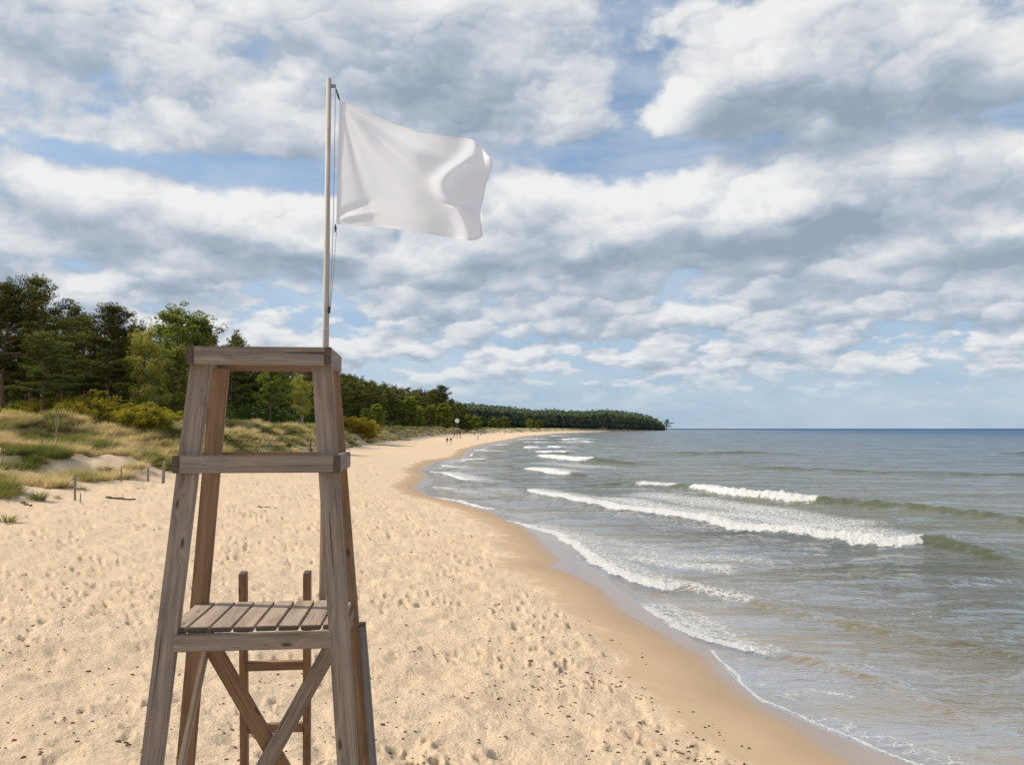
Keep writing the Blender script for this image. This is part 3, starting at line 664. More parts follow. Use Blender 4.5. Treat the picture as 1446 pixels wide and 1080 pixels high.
# ladder behind the seat
lad = empty('ladder'); lad.parent = tower
Mi = tower.matrix_basis.inverted() if False else None
bpy.context.view_layer.update()
Mi = tower.matrix_world.inverted()
lt = [atd(343.5, 808, 4.56), atd(434, 807, 4.60)]; lb = []
for i, pxb in enumerate((345.3, 433.4)):
    p = atd(pxb, 1080, 4.72 + .03 * i); d = p - lt[i]; k = (GZ - .25 - lt[i].z) / d.z; lb.append(lt[i] + d * k)
rails = []
for i in (0, 1):
    a, b = Mi @ lt[i], Mi @ lb[i]
    board('side_rail', a, b, (0, 1, 0), .062, .038, M['wood_shade'], lad, M['endg'])
py = 939.5; top = lt[0]; 
dz_r = .345
z_r = atd(388, 940, 4.64).z; k = 0
while z_r > GZ + .1:
    pl = [lt[i] + (lb[i] - lt[i]) * ((z_r - lt[i].z) / (lb[i].z - lt[i].z)) for i in (0, 1)]
    board('rung', Mi @ pl[0] + Vector((.012, 0, 0)), Mi @ pl[1] - Vector((.012, 0, 0)), (0, 0, 1), .045, .045, M['wood_shade'], lad, M['endg'])
    z_r -= dz_r
# ------------------------------------------------------------------ pole and flag
def tube(name, pts, radii, mat, parent=None, seg=12, cap=True):
    bm = bmesh.new(); rings = []
    pts = [Vector(p) for p in pts]
    for i, p in enumerate(pts):
        d = (pts[min(i + 1, len(pts) - 1)] - pts[max(i - 1, 0)]).normalized()
        u = d.orthogonal().normalized() if abs(d.z) < .99 else Vector((1, 0, 0)); u = (u - d * u.dot(d)).normalized(); v = d.cross(u)
        rings.append([bm.verts.new(p + (u * math.cos(2 * math.pi * k / seg) + v * math.sin(2 * math.pi * k / seg)) * radii[i]) for k in range(seg)])
    for r0, r1 in zip(rings[:-1], rings[1:]):
        for k in range(seg): bm.faces.new((r0[k], r0[(k + 1) % seg], r1[(k + 1) % seg], r1[k]))
    if cap: bm.faces.new(rings[0][::-1]); bm.faces.new(rings[-1])
    bmesh.ops.recalc_face_normals(bm, faces=bm.faces)
    for f in bm.faces: f.smooth = True
    me = bpy.data.meshes.new(name); bm.to_mesh(me); bm.free()
    return link(name, me, parent, mat)
PD = 4.39
pb = atd(460, 480, PD); ptop = atd(464.5, 111, PD)
pz0 = CAMZ + ZS + .002
pole = empty('flag_pole', (pb.x, PD, pz0)); tag(pole, 'slender pale wooden flag pole rising behind the right rear corner of the lifeguard chair', 'flag pole')
H = ptop.z - pz0
# pole mesh runs along its own X axis so the grain follows it
bmh = [(0, 0, -.09), (0, 0, H * .5), (0, 0, H)]
po = tube('pole', [(z, 0, 0) for (_, _, z) in bmh], [.0185, .0165, .0125], M['pole'], pole, 16)
po.rotation_euler = (0, -math.pi / 2, 0)
def pl(px, py, d=PD): return atd(px, py, d) - pole.location
bk = board('bracket', pl(466, 122), pl(474.5, 122), (0, 0, 1), .020, .012, M['metal'], pole)
fy = PD - .01
ccl = pl(465, 438, fy - .012)
board('cleat', ccl + Vector((0, -.004, -.02)), ccl + Vector((0, -.004, .02)), (1, 0, 0), .012, .012, M['dark'], pole)
rp = [pl(474, 124, fy), pl(472.5, 200, fy), pl(471, 300, fy), pl(468.5, 380, fy), pl(465.5, 437, fy)]
tube('rope', rp, [.0016] * 5, M['rope'], pole, 6)
tube('rope', [pl(475.5, 320, fy), pl(471.5, 380, fy), pl(466.5, 438, fy)], [.0014] * 3, M['rope'], pole, 6)
tube('shackle', [pl(474.6, 126, fy), pl(477.5, 136, fy), pl(479.6, 142, fy)], [.003, .005, .003], M['dark'], pole, 8)
tube('shackle', [pl(473.6, 317, fy), pl(473.6, 322, fy), pl(473.2, 328, fy)], [.003, .005, .003], M['dark'], pole, 8)
def curve_at(pts, t):
    P = np.array(pts, float); seg = np.hypot(*(P[1:] - P[:-1]).T); c = np.concatenate([[0], np.cumsum(seg)]); c /= c[-1]
    # smooth interpolation
    return np.stack([np.interp(t, c, P[:, 0]), np.interp(t, c, P[:, 1])], -1)
def mat_flag():
    m, nt = newmat('white_flag_cloth'); q = N(nt); p = objcoord(q)
    u, v = q.attr('fu'), q.attr('fv')
    hem = q.math('MAXIMUM', q.math('MAXIMUM', q.mr(u, .022, .016), q.mr(u, .985, .99)), q.math('MAXIMUM', q.mr(v, .020, .015), q.mr(v, .982, .987)))
    n = q.noise(p, 6, 4, .6); col = q.mix(n, c4(.87, .895, .96), c4(.89, .915, .98))
    w = q.n('ShaderNodeTexWave'); q.l(p, w.inputs[0]); w.inputs['Scale'].default_value = 240
    col = q.mix(q.math('MULTIPLY', hem, .28), col, c4(.60, .55, .58))
    d = q.n('ShaderNodeBsdfDiffuse'); q.l(col, d.inputs[0]); tr = q.n('ShaderNodeBsdfTranslucent'); q.l(col, tr.inputs[0])
    bp = q.bump(q.math('ADD', q.math('MULTIPLY', w.outputs['Fac'], .06), hem), .003, .5); q.l(bp, d.inputs['Normal'])
    x = q.n('ShaderNodeMixShader'); q.l(q.mr(hem, 0, 1, .50, .28), x.inputs[0]); q.l(d.outputs[0], x.inputs[1]); q.l(tr.outputs[0], x.inputs[2]); q.out(x.outputs[0]); return m
def build_flag():
    nu, nv = 150, 100
    top = [(480, 142), (508, 155), (545, 171), (575, 182), (592, 188), (625, 192), (650, 195), (666, 197), (680, 208), (697, 228)]
    bot = [(475, 317), (510, 319), (545, 322), (585, 327), (620, 333), (645, 337), (665, 340), (676, 338), (682, 333)]
    lef = [(480, 142), (478, 200), (476, 260), (475, 317)]
    rig = [(697, 228), (692, 245), (686, 262), (683, 280), (680, 292), (682, 305), (680, 320), (682, 333)]
    u = np.linspace(0, 1, nu); v = np.linspace(0, 1, nv); U, Vv = np.meshgrid(u, v)
    T_, B_ = curve_at(top, u), curve_at(bot, u); L_, R_ = curve_at(lef, v), curve_at(rig, v)
    S = (1 - Vv)[..., None] * T_[None] + Vv[..., None] * B_[None] + (1 - U)[..., None] * L_[:, None] + U[..., None] * R_[:, None]
    S = S - ((1 - U) * (1 - Vv))[..., None] * T_[0] - (U * (1 - Vv))[..., None] * T_[-1] - ((1 - U) * Vv)[..., None] * B_[0] - (U * Vv)[..., None] * B_[-1]
    # depth: folds radiating from the upper hoist corner, a billow, a curled fly end
    ang = np.arctan2(Vv * .78, U + 1e-3); rad = np.hypot(U, Vv * .78)
    dep = -.42 * U
    fan = np.exp(-((ang - .50) / .10) ** 2) * .050 - np.exp(-((ang - .80) / .16) ** 2) * .045 + np.exp(-((ang - 1.22) / .09) ** 2) * .030 - np.exp(-((ang - .26) / .09) ** 2) * .030
    dep = dep + .55 * fan * sst(.02, .35, rad) * (1 - sst(.55, 1.0, U))
    dep = dep + .026 * np.sin((U * 1.15 + .22 * Vv + .07 * np.sin(Vv * 5)) * 2 * np.pi + .4) * sst(.12, .55, U)
    f2 = .88 - .16 * np.exp(-((Vv - .45) / .35) ** 2) + .035 * np.sin(Vv * 9)
    dep = dep - .045 * np.exp(-((U - f2) / .055) ** 2) + .05 * sst(0, .13, U - f2 - .02)
    dep = dep + .022 * np.exp(-((Vv - .63 - .05 * U) / .022) ** 2) * sst(.68, .80, U) * (1 - sst(.90, 1, U))
    l2 = np.abs(Vv - (.93 - .65 * U)) ; dep = dep + .014 * np.exp(-(l2 / .03) ** 2) * sst(0, .06, U) * (1 - sst(.12, .3, U))
    l3 = np.abs(Vv - (.96 - .35 * U)) ; dep = dep - .014 * np.exp(-(l3 / .025) ** 2) * sst(0, .06, U) * (1 - sst(.12, .35, U))
    dep = dep + .006 * fbm(U * 4, Vv * 3, 2, 7) + .004 * fbm(U * 20, Vv * 16, 2, 9) * sst(.6, 1, U)
    cor = np.exp(-(((U - .97) / .06) ** 2 + ((Vv - .02) / .08) ** 2)); dep = dep + .05 * cor
    V = np.zeros((nv * nu, 3)); D = (PD - .01 + dep).ravel(); Sx = S.reshape(-1, 2)
    for i in range(len(V)): V[i] = atd(Sx[i, 0], Sx[i, 1], D[i])
    org = V[0].copy(); V -= org
    i = np.arange(nv - 1)[:, None] * nu; j = np.arange(nu - 1)[None]
    F = np.stack([i + j, i + nu + j, i + nu + j + 1, i + j + 1], -1).reshape(-1, 4)
    me = npmesh('flag', V, F, None, dict(fu=U.ravel(), fv=Vv.ravel()), True)
    o = link('flag', me, None, mat_flag()); o.location = org
    tag(o, 'plain white cloth flag streaming to the right from the pole, its fly end crumpled', 'flag')
build_flag()

#@@VEG0@@
# ------------------------------------------------------------------ vegetation builders
def leaves(centers, size, up=.35, seed=0, asp=.55):
    """small rhombic leaf faces, one per centre"""
    g = np.random.default_rng(seed); n = len(centers)
    a = g.normal(size=(n, 3)); a /= np.linalg.norm(a, axis=1)[:, None]
    nn = g.normal(size=(n, 3)); nn[:, 2] += up * 2; b = np.cross(nn, a); b /= np.linalg.norm(b, axis=1)[:, None] + 1e-9
    s = (size * g.uniform(.6, 1.35, n))[:, None] if np.isscalar(size) else (size * g.uniform(.6, 1.35, n))[:, None]
    V = np.stack([centers - a * s * .5, centers - b * s * asp * .5, centers + a * s * .5, centers + b * s * asp * .5], 1).reshape(-1, 3)
    F = np.arange(n * 4).reshape(-1, 4)
    return V, F
def tubes_np(paths, seg=6):
    Vs, Fs, o = [], [], 0
    for pts, rad in paths:
        pts = np.array(pts, float); k = len(pts)
        for i in range(k):
            d = pts[min(i + 1, k - 1)] - pts[max(i - 1, 0)]; d /= np.linalg.norm(d) + 1e-9
            u = np.cross(d, (0, 0, 1.)) if abs(d[2]) < .95 else np.cross(d, (1., 0, 0)); u /= np.linalg.norm(u); v = np.cross(d, u)
            t = np.arange(seg) * 2 * np.pi / seg
            Vs.append(pts[i] + rad[i] * (np.cos(t)[:, None] * u + np.sin(t)[:, None] * v))
        for i in range(k - 1):
            for s_ in range(seg):
                Fs.append((o + i * seg + s_, o + i * seg + (s_ + 1) % seg, o + (i + 1) * seg + (s_ + 1) % seg, o + (i + 1) * seg + s_))
        o += k * seg
    return np.concatenate(Vs), np.array(Fs)
def blob_points(g, c, r, n, shell=.5):
    d = g.normal(size=(n, 3)); d /= np.linalg.norm(d, axis=1)[:, None]
    q = g.uniform(shell, 1, n) ** .6
    P = c + d * q[:, None] * np.array(r)
    return P, d[:, 2]
def crown_mesh(name, blobs, leaf, g, seed, asp=.55, up=.35, lite=None):
    C, T = [], []
    for (c, r, n, base) in blobs:
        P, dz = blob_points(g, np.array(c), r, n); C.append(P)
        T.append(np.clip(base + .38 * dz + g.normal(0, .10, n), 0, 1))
    C = np.concatenate(C); T = np.concatenate(T)
    V, F = leaves(C, leaf, up, seed, asp)
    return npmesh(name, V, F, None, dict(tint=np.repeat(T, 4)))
def pine_mesh(h, seed, dens=1.0, leaf=.19, base=.36, wide=.20, droop=0.):
    g = np.random.default_rng(seed); paths, blobs = [], []
    bend = g.normal(0, .035 * h, 2); k = 9
    tp = [(bend[0] * math.sin(t * 2.2) * t + .012 * h * math.sin(t * 7 + seed), bend[1] * t * t, h * t * .97 - .4 * (t == 0)) for t in np.linspace(0, 1, k)]
    paths.append((tp, [h * .0155 * (1 - .86 * t) + .02 for t in np.linspace(0, 1, k)]))
    def at(t):
        i = min(int(t * (k - 1)), k - 2); f = t * (k - 1) - i
        return np.array(tp[i]) * (1 - f) + np.array(tp[i + 1]) * f
    nb = int(46 * (.7 + .3 * dens)); sec = g.uniform(0, 6.28, 3)
    for b in range(nb):
        t = base + (1 - base) * ((b + g.uniform(0, 1)) / nb) ** .9
        u = (t - base) / (1 - base)
        prof = (min(1, .45 + u * 2.2) if u < .3 else 1) * (1 - u ** 2.6) ** .8 + .10
        az = b * 2.4 + g.normal(0, .4)
        L = h * wide * prof * g.uniform(.62, 1.18) * (1 + .22 * math.sin(az * 2 + sec[0]))
        if g.random() < .10: L *= .4
        el = R(4 + 46 * u ** 1.5 + g.normal(0, 9)) - droop
        o = at(min(t, .985)); d = np.array([math.cos(az) * math.cos(el), math.sin(az) * math.cos(el), math.sin(el)])
        m = o + d * L * .5 + np.array([0, 0, -.03 * L]); e = o + d * L + np.array([0, 0, .07 * L])
        paths.append(([o, m, e], [.05 * L / 2.5 + .012, .035 * L / 2.5 + .008, .008]))
        nc = max(2, int(2.4 * L / (h * .06)))
        tb = g.uniform(.16, .58) * (.55 + .55 * u)
        for c in range(nc):
            f = .38 + .66 * (c + g.uniform(0, .8)) / nc
            pos = o + (e - o) * f + np.array([0, 0, -.03 * L * math.sin(f * 3)]) + g.normal(0, .07 * L, 3) * np.array([1, 1, .45])
            s_ = h * g.uniform(.024, .045)
            blobs.append((pos, (s_ * 1.35, s_ * 1.35, s_ * .62), int(46 * dens), tb))
    for c in range(5):
        blobs.append((at(.985) + g.normal(0, .018 * h, 3) * np.array([1, 1, 1.6]) + np.array([0, 0, .012 * h]), (h * .022, h * .022, h * .035), int(40 * dens), .5))
    for c in range(7):      # dead snags under the crown
        t = g.uniform(base * .45, base); az = g.uniform(0, 6.28); L = h * g.uniform(.04, .10); o = at(t)
        paths.append(([o, o + np.array([math.cos(az) * L, math.sin(az) * L, -.1 * L])], [.02, .006]))
    tv, tf = tubes_np(paths)
    return npmesh('trunk', tv, tf, None, None, True), crown_mesh('crown', blobs, leaf, g, seed, .32, .25)
def broad_mesh(h, seed, dens=1.0, leaf=.2, base=.25, rx=.28, birch=False, stems=1, base_t=.45):
    g = np.random.default_rng(seed); paths, blobs = [], []
    for s_ in range(stems):
        lx, ly = g.normal(0, .05 * h, 2) if stems > 1 else g.normal(0, .02 * h, 2); k = 8
        ox, oy = (g.normal(0, .25, 2) if stems > 1 else (0, 0))
        hh = h * (1 if s_ == 0 else g.uniform(.8, .95))
        tp = [np.array([ox + lx * t + .010 * h * math.sin(t * 6 + s_), oy + ly * t, hh * .93 * t - .4 * (t == 0)]) for t in np.linspace(0, 1, k)]
        paths.append((tp, [h * (.011 if birch else .016) * (1 - .88 * t) + .012 for t in np.linspace(0, 1, k)]))
        nb = int(30 / stems ** .5)
        for b in range(nb):
            t = base + (.97 - base) * (b + g.uniform(0, 1)) / nb; u = (t - base) / (1 - base)
            i = min(int(t * (k - 1)), k - 2); o = tp[i] + (tp[i + 1] - tp[i]) * (t * (k - 1) - i)
            az = b * 2.4 + g.normal(0, .5); prof = math.sin(math.pi * min(.98, (.22 + .78 * u))) ** .6 + .15
            L = h * rx * prof * g.uniform(.6, 1.15); el = R(38 + 22 * u + g.normal(0, 10))
            d = np.array([math.cos(az) * math.cos(el), math.sin(az) * math.cos(el), math.sin(el)]); e = o + d * L
            if birch: e = e + np.array([0, 0, -.20 * L])
            paths.append(([o, (o + e) / 2 + np.array([0, 0, .05 * L]), e], [.045 * L / 2.5 + .01, .03 * L / 2.5 + .006, .006]))
            tb = base_t + g.normal(0, .12)
            for c in range(5 if birch else 6):
                f = g.uniform(.35, 1.08); pos = o + (e - o) * f + g.normal(0, .035 * h, 3); sz = h * g.uniform(.030, .055)
                blobs.append((pos, (sz, sz, sz * (1.25 if birch else .75)), int((34 if birch else 62) * dens), tb + .15 * (u - .5)))
    tv, tf = tubes_np(paths)
    return npmesh('trunk', tv, tf, None, None, True), crown_mesh('crown', blobs, leaf, g, seed, .6, .3)
def bush_mesh(w, h, seed, leaf=.11, dens=1.0, upright=0.):
    g = np.random.default_rng(seed); paths, blobs = [], []
    for b in range(34):
        az = g.uniform(0, 6.28); rr = g.uniform(0, 1) ** .6; ox, oy = .25 * w * rr * math.cos(az), .25 * w * rr * math.sin(az)
        hh = h * g.uniform(.55, 1.0) * math.sqrt(max(.1, 1 - (rr * .80) ** 2)); e = np.array([ox + w * .30 * rr * math.cos(az) * (1 - upright), oy + w * .30 * rr * math.sin(az) * (1 - upright), hh])
        o = np.array([ox * .5, oy * .5, -.1]); paths.append(([o, (o + e) / 2 + np.array([0, 0, .1 * hh]), e], [.03, .018, .006]))
        tb = g.uniform(.30, .68)
        for c in range(6):
            f = g.uniform(.30, 1.02); pos = o + (e - o) * f + g.normal(0, .055 * w, 3) * np.array([1, 1, .7]); s_ = g.uniform(.055, .11) * w
            pos[2] = max(pos[2], .08)
            blobs.append((pos, (s_, s_, s_ * .8), int(70 * dens), tb * (.55 + .6 * f)))
    tv, tf = tubes_np(paths, 5)
    return npmesh('stem', tv, tf, None, None, True), crown_mesh('foliage', blobs, leaf, g, seed, .55, .35)
def place(kind, meshes, mats, h0, px, d, topy, label, cat, group=None, rz=None, squash=1.0, parts=('trunk', 'crown'), x=None, zoff=-.05):
    """put a plant at picture column px and distance d, sized so its top is seen at topy"""
    X = atd(px, 600, d).x if x is None else x
    z = tz(X, d) + zoff; top = atd(px, topy, d).z if topy is not None else z + h0
    s = (top - z) / h0
    r = empty(kind, (X, d, z), random.uniform(0, 6.28) if rz is None else rz)
    r.scale = (s * squash, s * squash, s); tag(r, label, cat, group)
    for nm, me, mt in zip(parts, meshes, mats): link(nm, me, r, mt)
    return r
def onground(px, py, z=1.0):
    """first point where the sight line through (px, py) meets the terrain"""
    a, b, c = ray(px, py); d = 8 * (260 ** np.linspace(0, 1, 2600)); X = a / b * d; Z = CAMZ + c / b * d
    hit = np.nonzero(Z < terrain(X, d))[0]; i = hit[0] if len(hit) else -1
    return float(X[i]), float(d[i])
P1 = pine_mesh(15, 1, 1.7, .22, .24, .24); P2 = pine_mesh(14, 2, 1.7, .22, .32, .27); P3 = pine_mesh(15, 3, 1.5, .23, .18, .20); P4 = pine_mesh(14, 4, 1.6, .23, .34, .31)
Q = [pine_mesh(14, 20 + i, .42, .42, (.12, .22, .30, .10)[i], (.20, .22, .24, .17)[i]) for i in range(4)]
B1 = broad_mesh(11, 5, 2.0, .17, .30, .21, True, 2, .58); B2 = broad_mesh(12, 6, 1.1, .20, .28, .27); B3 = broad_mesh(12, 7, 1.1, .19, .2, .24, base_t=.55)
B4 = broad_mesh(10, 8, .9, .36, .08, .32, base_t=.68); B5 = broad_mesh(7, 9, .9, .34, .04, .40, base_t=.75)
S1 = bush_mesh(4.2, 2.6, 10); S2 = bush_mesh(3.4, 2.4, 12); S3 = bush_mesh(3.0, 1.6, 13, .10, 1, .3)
pm, bm_ = (M['bark'], M['pine']), (M['birch'], M['birchleaf'])
FG = 'trees at the edge of the wood'
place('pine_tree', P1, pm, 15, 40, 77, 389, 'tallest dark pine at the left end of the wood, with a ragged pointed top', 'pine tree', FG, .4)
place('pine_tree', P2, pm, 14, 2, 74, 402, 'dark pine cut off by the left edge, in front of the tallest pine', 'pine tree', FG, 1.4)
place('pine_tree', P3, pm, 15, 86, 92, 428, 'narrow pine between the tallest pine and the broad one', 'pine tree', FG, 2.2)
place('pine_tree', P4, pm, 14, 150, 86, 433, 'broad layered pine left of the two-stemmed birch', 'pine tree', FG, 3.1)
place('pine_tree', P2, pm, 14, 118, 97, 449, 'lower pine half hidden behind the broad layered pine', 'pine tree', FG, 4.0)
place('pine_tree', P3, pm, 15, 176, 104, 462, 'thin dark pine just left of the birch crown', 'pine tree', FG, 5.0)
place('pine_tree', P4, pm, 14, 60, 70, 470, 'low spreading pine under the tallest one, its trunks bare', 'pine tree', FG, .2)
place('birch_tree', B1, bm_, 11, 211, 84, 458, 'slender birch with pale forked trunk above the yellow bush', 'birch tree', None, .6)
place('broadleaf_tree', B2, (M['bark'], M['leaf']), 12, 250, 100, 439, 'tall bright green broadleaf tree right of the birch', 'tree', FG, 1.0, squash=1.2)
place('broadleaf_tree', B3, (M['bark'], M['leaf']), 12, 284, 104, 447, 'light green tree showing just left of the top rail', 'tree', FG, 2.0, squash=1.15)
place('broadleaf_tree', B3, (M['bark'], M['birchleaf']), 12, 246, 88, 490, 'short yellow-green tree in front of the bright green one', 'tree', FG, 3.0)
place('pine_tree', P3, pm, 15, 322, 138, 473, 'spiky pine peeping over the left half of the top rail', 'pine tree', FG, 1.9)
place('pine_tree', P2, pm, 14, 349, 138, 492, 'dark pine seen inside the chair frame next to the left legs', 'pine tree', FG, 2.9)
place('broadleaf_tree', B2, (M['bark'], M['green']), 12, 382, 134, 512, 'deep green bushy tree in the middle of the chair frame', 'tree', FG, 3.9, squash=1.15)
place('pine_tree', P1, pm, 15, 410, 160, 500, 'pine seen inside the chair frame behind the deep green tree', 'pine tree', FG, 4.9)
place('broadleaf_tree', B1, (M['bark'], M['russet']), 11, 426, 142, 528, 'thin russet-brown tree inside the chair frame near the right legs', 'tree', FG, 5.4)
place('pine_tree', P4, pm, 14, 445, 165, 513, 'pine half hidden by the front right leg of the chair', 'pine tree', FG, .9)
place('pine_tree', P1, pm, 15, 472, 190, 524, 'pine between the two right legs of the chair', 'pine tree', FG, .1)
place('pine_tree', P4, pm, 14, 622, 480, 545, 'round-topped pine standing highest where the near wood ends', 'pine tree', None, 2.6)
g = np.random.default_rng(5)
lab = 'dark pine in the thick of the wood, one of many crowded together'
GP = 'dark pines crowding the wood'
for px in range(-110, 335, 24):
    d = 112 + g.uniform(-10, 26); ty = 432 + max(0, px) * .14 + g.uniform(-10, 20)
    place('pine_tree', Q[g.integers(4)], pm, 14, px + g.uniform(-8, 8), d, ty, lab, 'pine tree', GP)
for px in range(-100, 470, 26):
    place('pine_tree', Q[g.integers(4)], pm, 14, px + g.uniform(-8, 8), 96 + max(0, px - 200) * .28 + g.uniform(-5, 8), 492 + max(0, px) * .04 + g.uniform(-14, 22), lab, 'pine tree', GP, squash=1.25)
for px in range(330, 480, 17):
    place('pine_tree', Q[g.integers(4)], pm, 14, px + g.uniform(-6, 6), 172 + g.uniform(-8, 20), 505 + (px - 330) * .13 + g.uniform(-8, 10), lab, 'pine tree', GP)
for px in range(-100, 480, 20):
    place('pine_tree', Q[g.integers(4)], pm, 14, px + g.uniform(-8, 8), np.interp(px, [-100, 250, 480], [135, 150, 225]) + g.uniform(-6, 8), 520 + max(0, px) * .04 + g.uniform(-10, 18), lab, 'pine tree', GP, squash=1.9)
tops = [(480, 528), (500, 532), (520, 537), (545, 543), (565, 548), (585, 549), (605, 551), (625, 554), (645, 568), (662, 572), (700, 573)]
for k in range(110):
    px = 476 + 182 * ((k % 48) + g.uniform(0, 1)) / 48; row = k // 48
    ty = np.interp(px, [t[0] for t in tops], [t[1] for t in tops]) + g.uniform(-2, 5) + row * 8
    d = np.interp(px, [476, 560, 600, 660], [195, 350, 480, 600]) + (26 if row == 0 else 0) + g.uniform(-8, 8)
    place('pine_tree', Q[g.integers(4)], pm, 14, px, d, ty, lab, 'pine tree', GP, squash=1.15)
# lighter trees along the far edge of the wood
for px, d, ty, me, mt, h0, l in [(533, 232, 571, B4, 'leaf', 10, 'small round pale green tree at the foot of the wood right of the chair'), (516, 212, 577, B4, 'green', 10, 'small dark green tree beside the round pale one'),
        (578, 325, 560, B4, 'birchleaf', 10, 'taller yellow-green tree before the dark pines, right of the round pale tree'), (590, 345, 574, B4, 'birchleaf', 10, 'olive tree between the yellow-green tree and the round-topped pine'),
        (608, 395, 572, B4, 'leaf', 10, 'pale tree below the round-topped pine'), (628, 425, 570, B4, 'birchleaf', 10, 'greyish tree at the end of the near wood'), (660, 545, 587, B5, 'leaf', 7, 'first rounded light bush right of the near wood'),
        (672, 570, 589, B5, 'bush', 7, 'low light bush next to the first rounded one'), (697, 625, 591, B5, 'leaf', 7, 'round light bush before the headland wood'), (713, 665, 590, B5, 'birchleaf', 7, 'yellowish round bush furthest along the beach'), (748, 730, 593, B5, 'bush', 7, 'tiny pale bush near the start of the headland'), (762, 770, 594, B5, 'leaf', 7, 'tiny green bush beside the pale one near the headland')]:
    place('broadleaf_tree', me, (M['bark'], M[mt]), h0, px, d, ty, l, 'tree', 'light trees along the foot of the wood', squash=1.7 if d > 500 else 1.3)
# shrubs on the dune crest
sp_ = ('stem', 'foliage')
for px, d, ty, me, mt, h0, sq, l in [(150, 69, 549, S1, 'bush', 2.6, 1.25, 'largest yellow-green bush on the dune crest left of the chair'), (205, 67, 562, S2, 'bush', 2.4, 1.15, 'yellow-green bush touching the left leg of the chair'),
        (112, 70, 557, S2, 'bush', 2.4, 1.0, 'yellow bush on the left shoulder of the largest one'), (92, 73, 552, S2, 'green', 2.4, 1.3, 'fresh green bush behind the tall thin post'), (60, 76, 562, S1, 'green', 2.6, 1.1, 'dark green bush under the tallest pine'),
        (8, 60, 572, S2, 'bush', 2.4, 1.1, 'yellow-green bush at the left edge of the dune crest'), (-40, 58, 560, S1, 'bush', 2.6, 1.1, 'olive bush beyond the left edge of the dune crest'), (238, 80, 574, S1, 'green', 2.6, 1.1, 'green bush behind the front left leg of the chair'),
        (503, 160, 587, S3, 'gold', 1.6, 1.25, 'golden-yellow bush on the dune just right of the chair'), (490, 156, 587, S3, 'gold', 1.6, 1.0, 'golden bush half behind the rear right leg'), (520, 178, 598, S3, 'bush', 1.6, 1.0, 'low olive bush trailing down the dune past the golden one')]:
    place('shrub', me, (M['bark'], M[mt]), h0, px, d, ty, l, 'bush', 'bushes on the dune crest', None, sq, sp_)
# dense undergrowth below the trees
def undergrowth():
    g = np.random.default_rng(31); C = []; T = []; S = []
    for k in range(1000):
        px = g.uniform(-140, 660); dn = np.interp(px, [-140, 0, 250, 350, 450, 480, 533, 560, 600, 660], [66, 72, 88, 125, 163, 185, 272, 335, 455, 590]) * g.uniform(1.0, 1.16)
        p = atd(px, 600, dn); z = 3.7; s_ = dn / 80
        hh = g.uniform(.5, 2.0) * min(s_, 1.35); P, dz = blob_points(g, np.array([p.x, dn, z + hh * .5]), (1.6 * s_, 1.2 * s_, hh), 130, .3)
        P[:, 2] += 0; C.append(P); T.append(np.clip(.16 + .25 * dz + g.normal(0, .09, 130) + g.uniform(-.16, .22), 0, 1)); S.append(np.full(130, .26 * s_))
    C = np.concatenate(C); C[:, 2] += np.repeat(terrain(C[::130, 0], C[::130, 1]) - 3.7, 130)
    V, F = leaves(C, np.concatenate(S), .3, 3)
    o = link('undergrowth', npmesh('undergrowth', V, F, None, dict(tint=np.repeat(np.concatenate(T), 4))), None, M['green'])
    tag(o, 'dark tangle of undergrowth filling the floor of the wood', 'undergrowth', None, 'stuff')
undergrowth()
def far_wood():
    g = np.random.default_rng(41); C, T, S = [], [], []
    # edge of the headland wood, surveyed by column and treetop line
    tl = [(640, 570), (675, 571.5), (700, 574), (720, 575), (745, 578.5), (762, 580), (785, 579), (800, 581), (825, 581), (850, 579.5), (868, 579), (885, 581.5), (897, 583.5), (908, 585), (918, 588), (926, 592), (933, 597), (938, 602)]
    K = 3800; px = np.where(g.random(K) < .8, g.uniform(638, 937, K), g.uniform(560, 700, K)); q_ = g.random(K)
    base = np.interp(px, [560, 640, 700, 800, 860, 937], [500, 600, 730, 1030, 1240, 1730]); d = base * (1 + .16 * q_)
    X = (px - 723) / FPX * d; s, di, _ = fields(X, d); ok = (di > 4) | ((s > 8) & (px > 860)); px, d, X, q_ = px[ok], d[ok], X[ok], q_[ok]
    z0 = terrain(X, d); ty = np.interp(px, [t[0] for t in tl], [t[1] for t in tl]) + g.normal(0, 1.0, len(px)) - 2.2 * (g.random(len(px)) < .06) + (1 - q_) * 5 + 1.2 * np.sin(px * .9) * (g.random(len(px)) < .5)
    for i in range(len(px)):
        zt = CAMZ + (605 - ty[i]) / FPX * d[i]; hh = max(5, zt - z0[i]); w = hh * g.uniform(.10, .30) + .8; lt_ = g.normal(0, .10) + (.40 if g.random() < .13 else 0)
        for j in range(3):
            c = np.array([X[i], d[i], z0[i] + hh * (.86 - .30 * j)]); r = (w * (.6 + .5 * j), w * (.6 + .5 * j), hh * (.15 + .03 * j))
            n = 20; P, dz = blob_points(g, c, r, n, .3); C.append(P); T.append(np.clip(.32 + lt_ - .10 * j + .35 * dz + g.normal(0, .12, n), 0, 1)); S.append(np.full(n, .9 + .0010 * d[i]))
    V, F = leaves(np.concatenate(C), np.concatenate(S), .3, 3, .8)
    o = link('distant_wood', npmesh('distant_wood', V, F, None, dict(tint=np.repeat(np.concatenate(T), 4))), None, M['far'])
    tag(o, 'dark wooded headland running out into the sea', 'wood', None, 'stuff')
far_wood()
place('pine_tree', Q[2], (M['bark'], M['far']), 14, 941, 1800, 592, 'lone small tree leaning off the tip of the headland', 'pine tree', None, squash=2.2, zoff=-1)

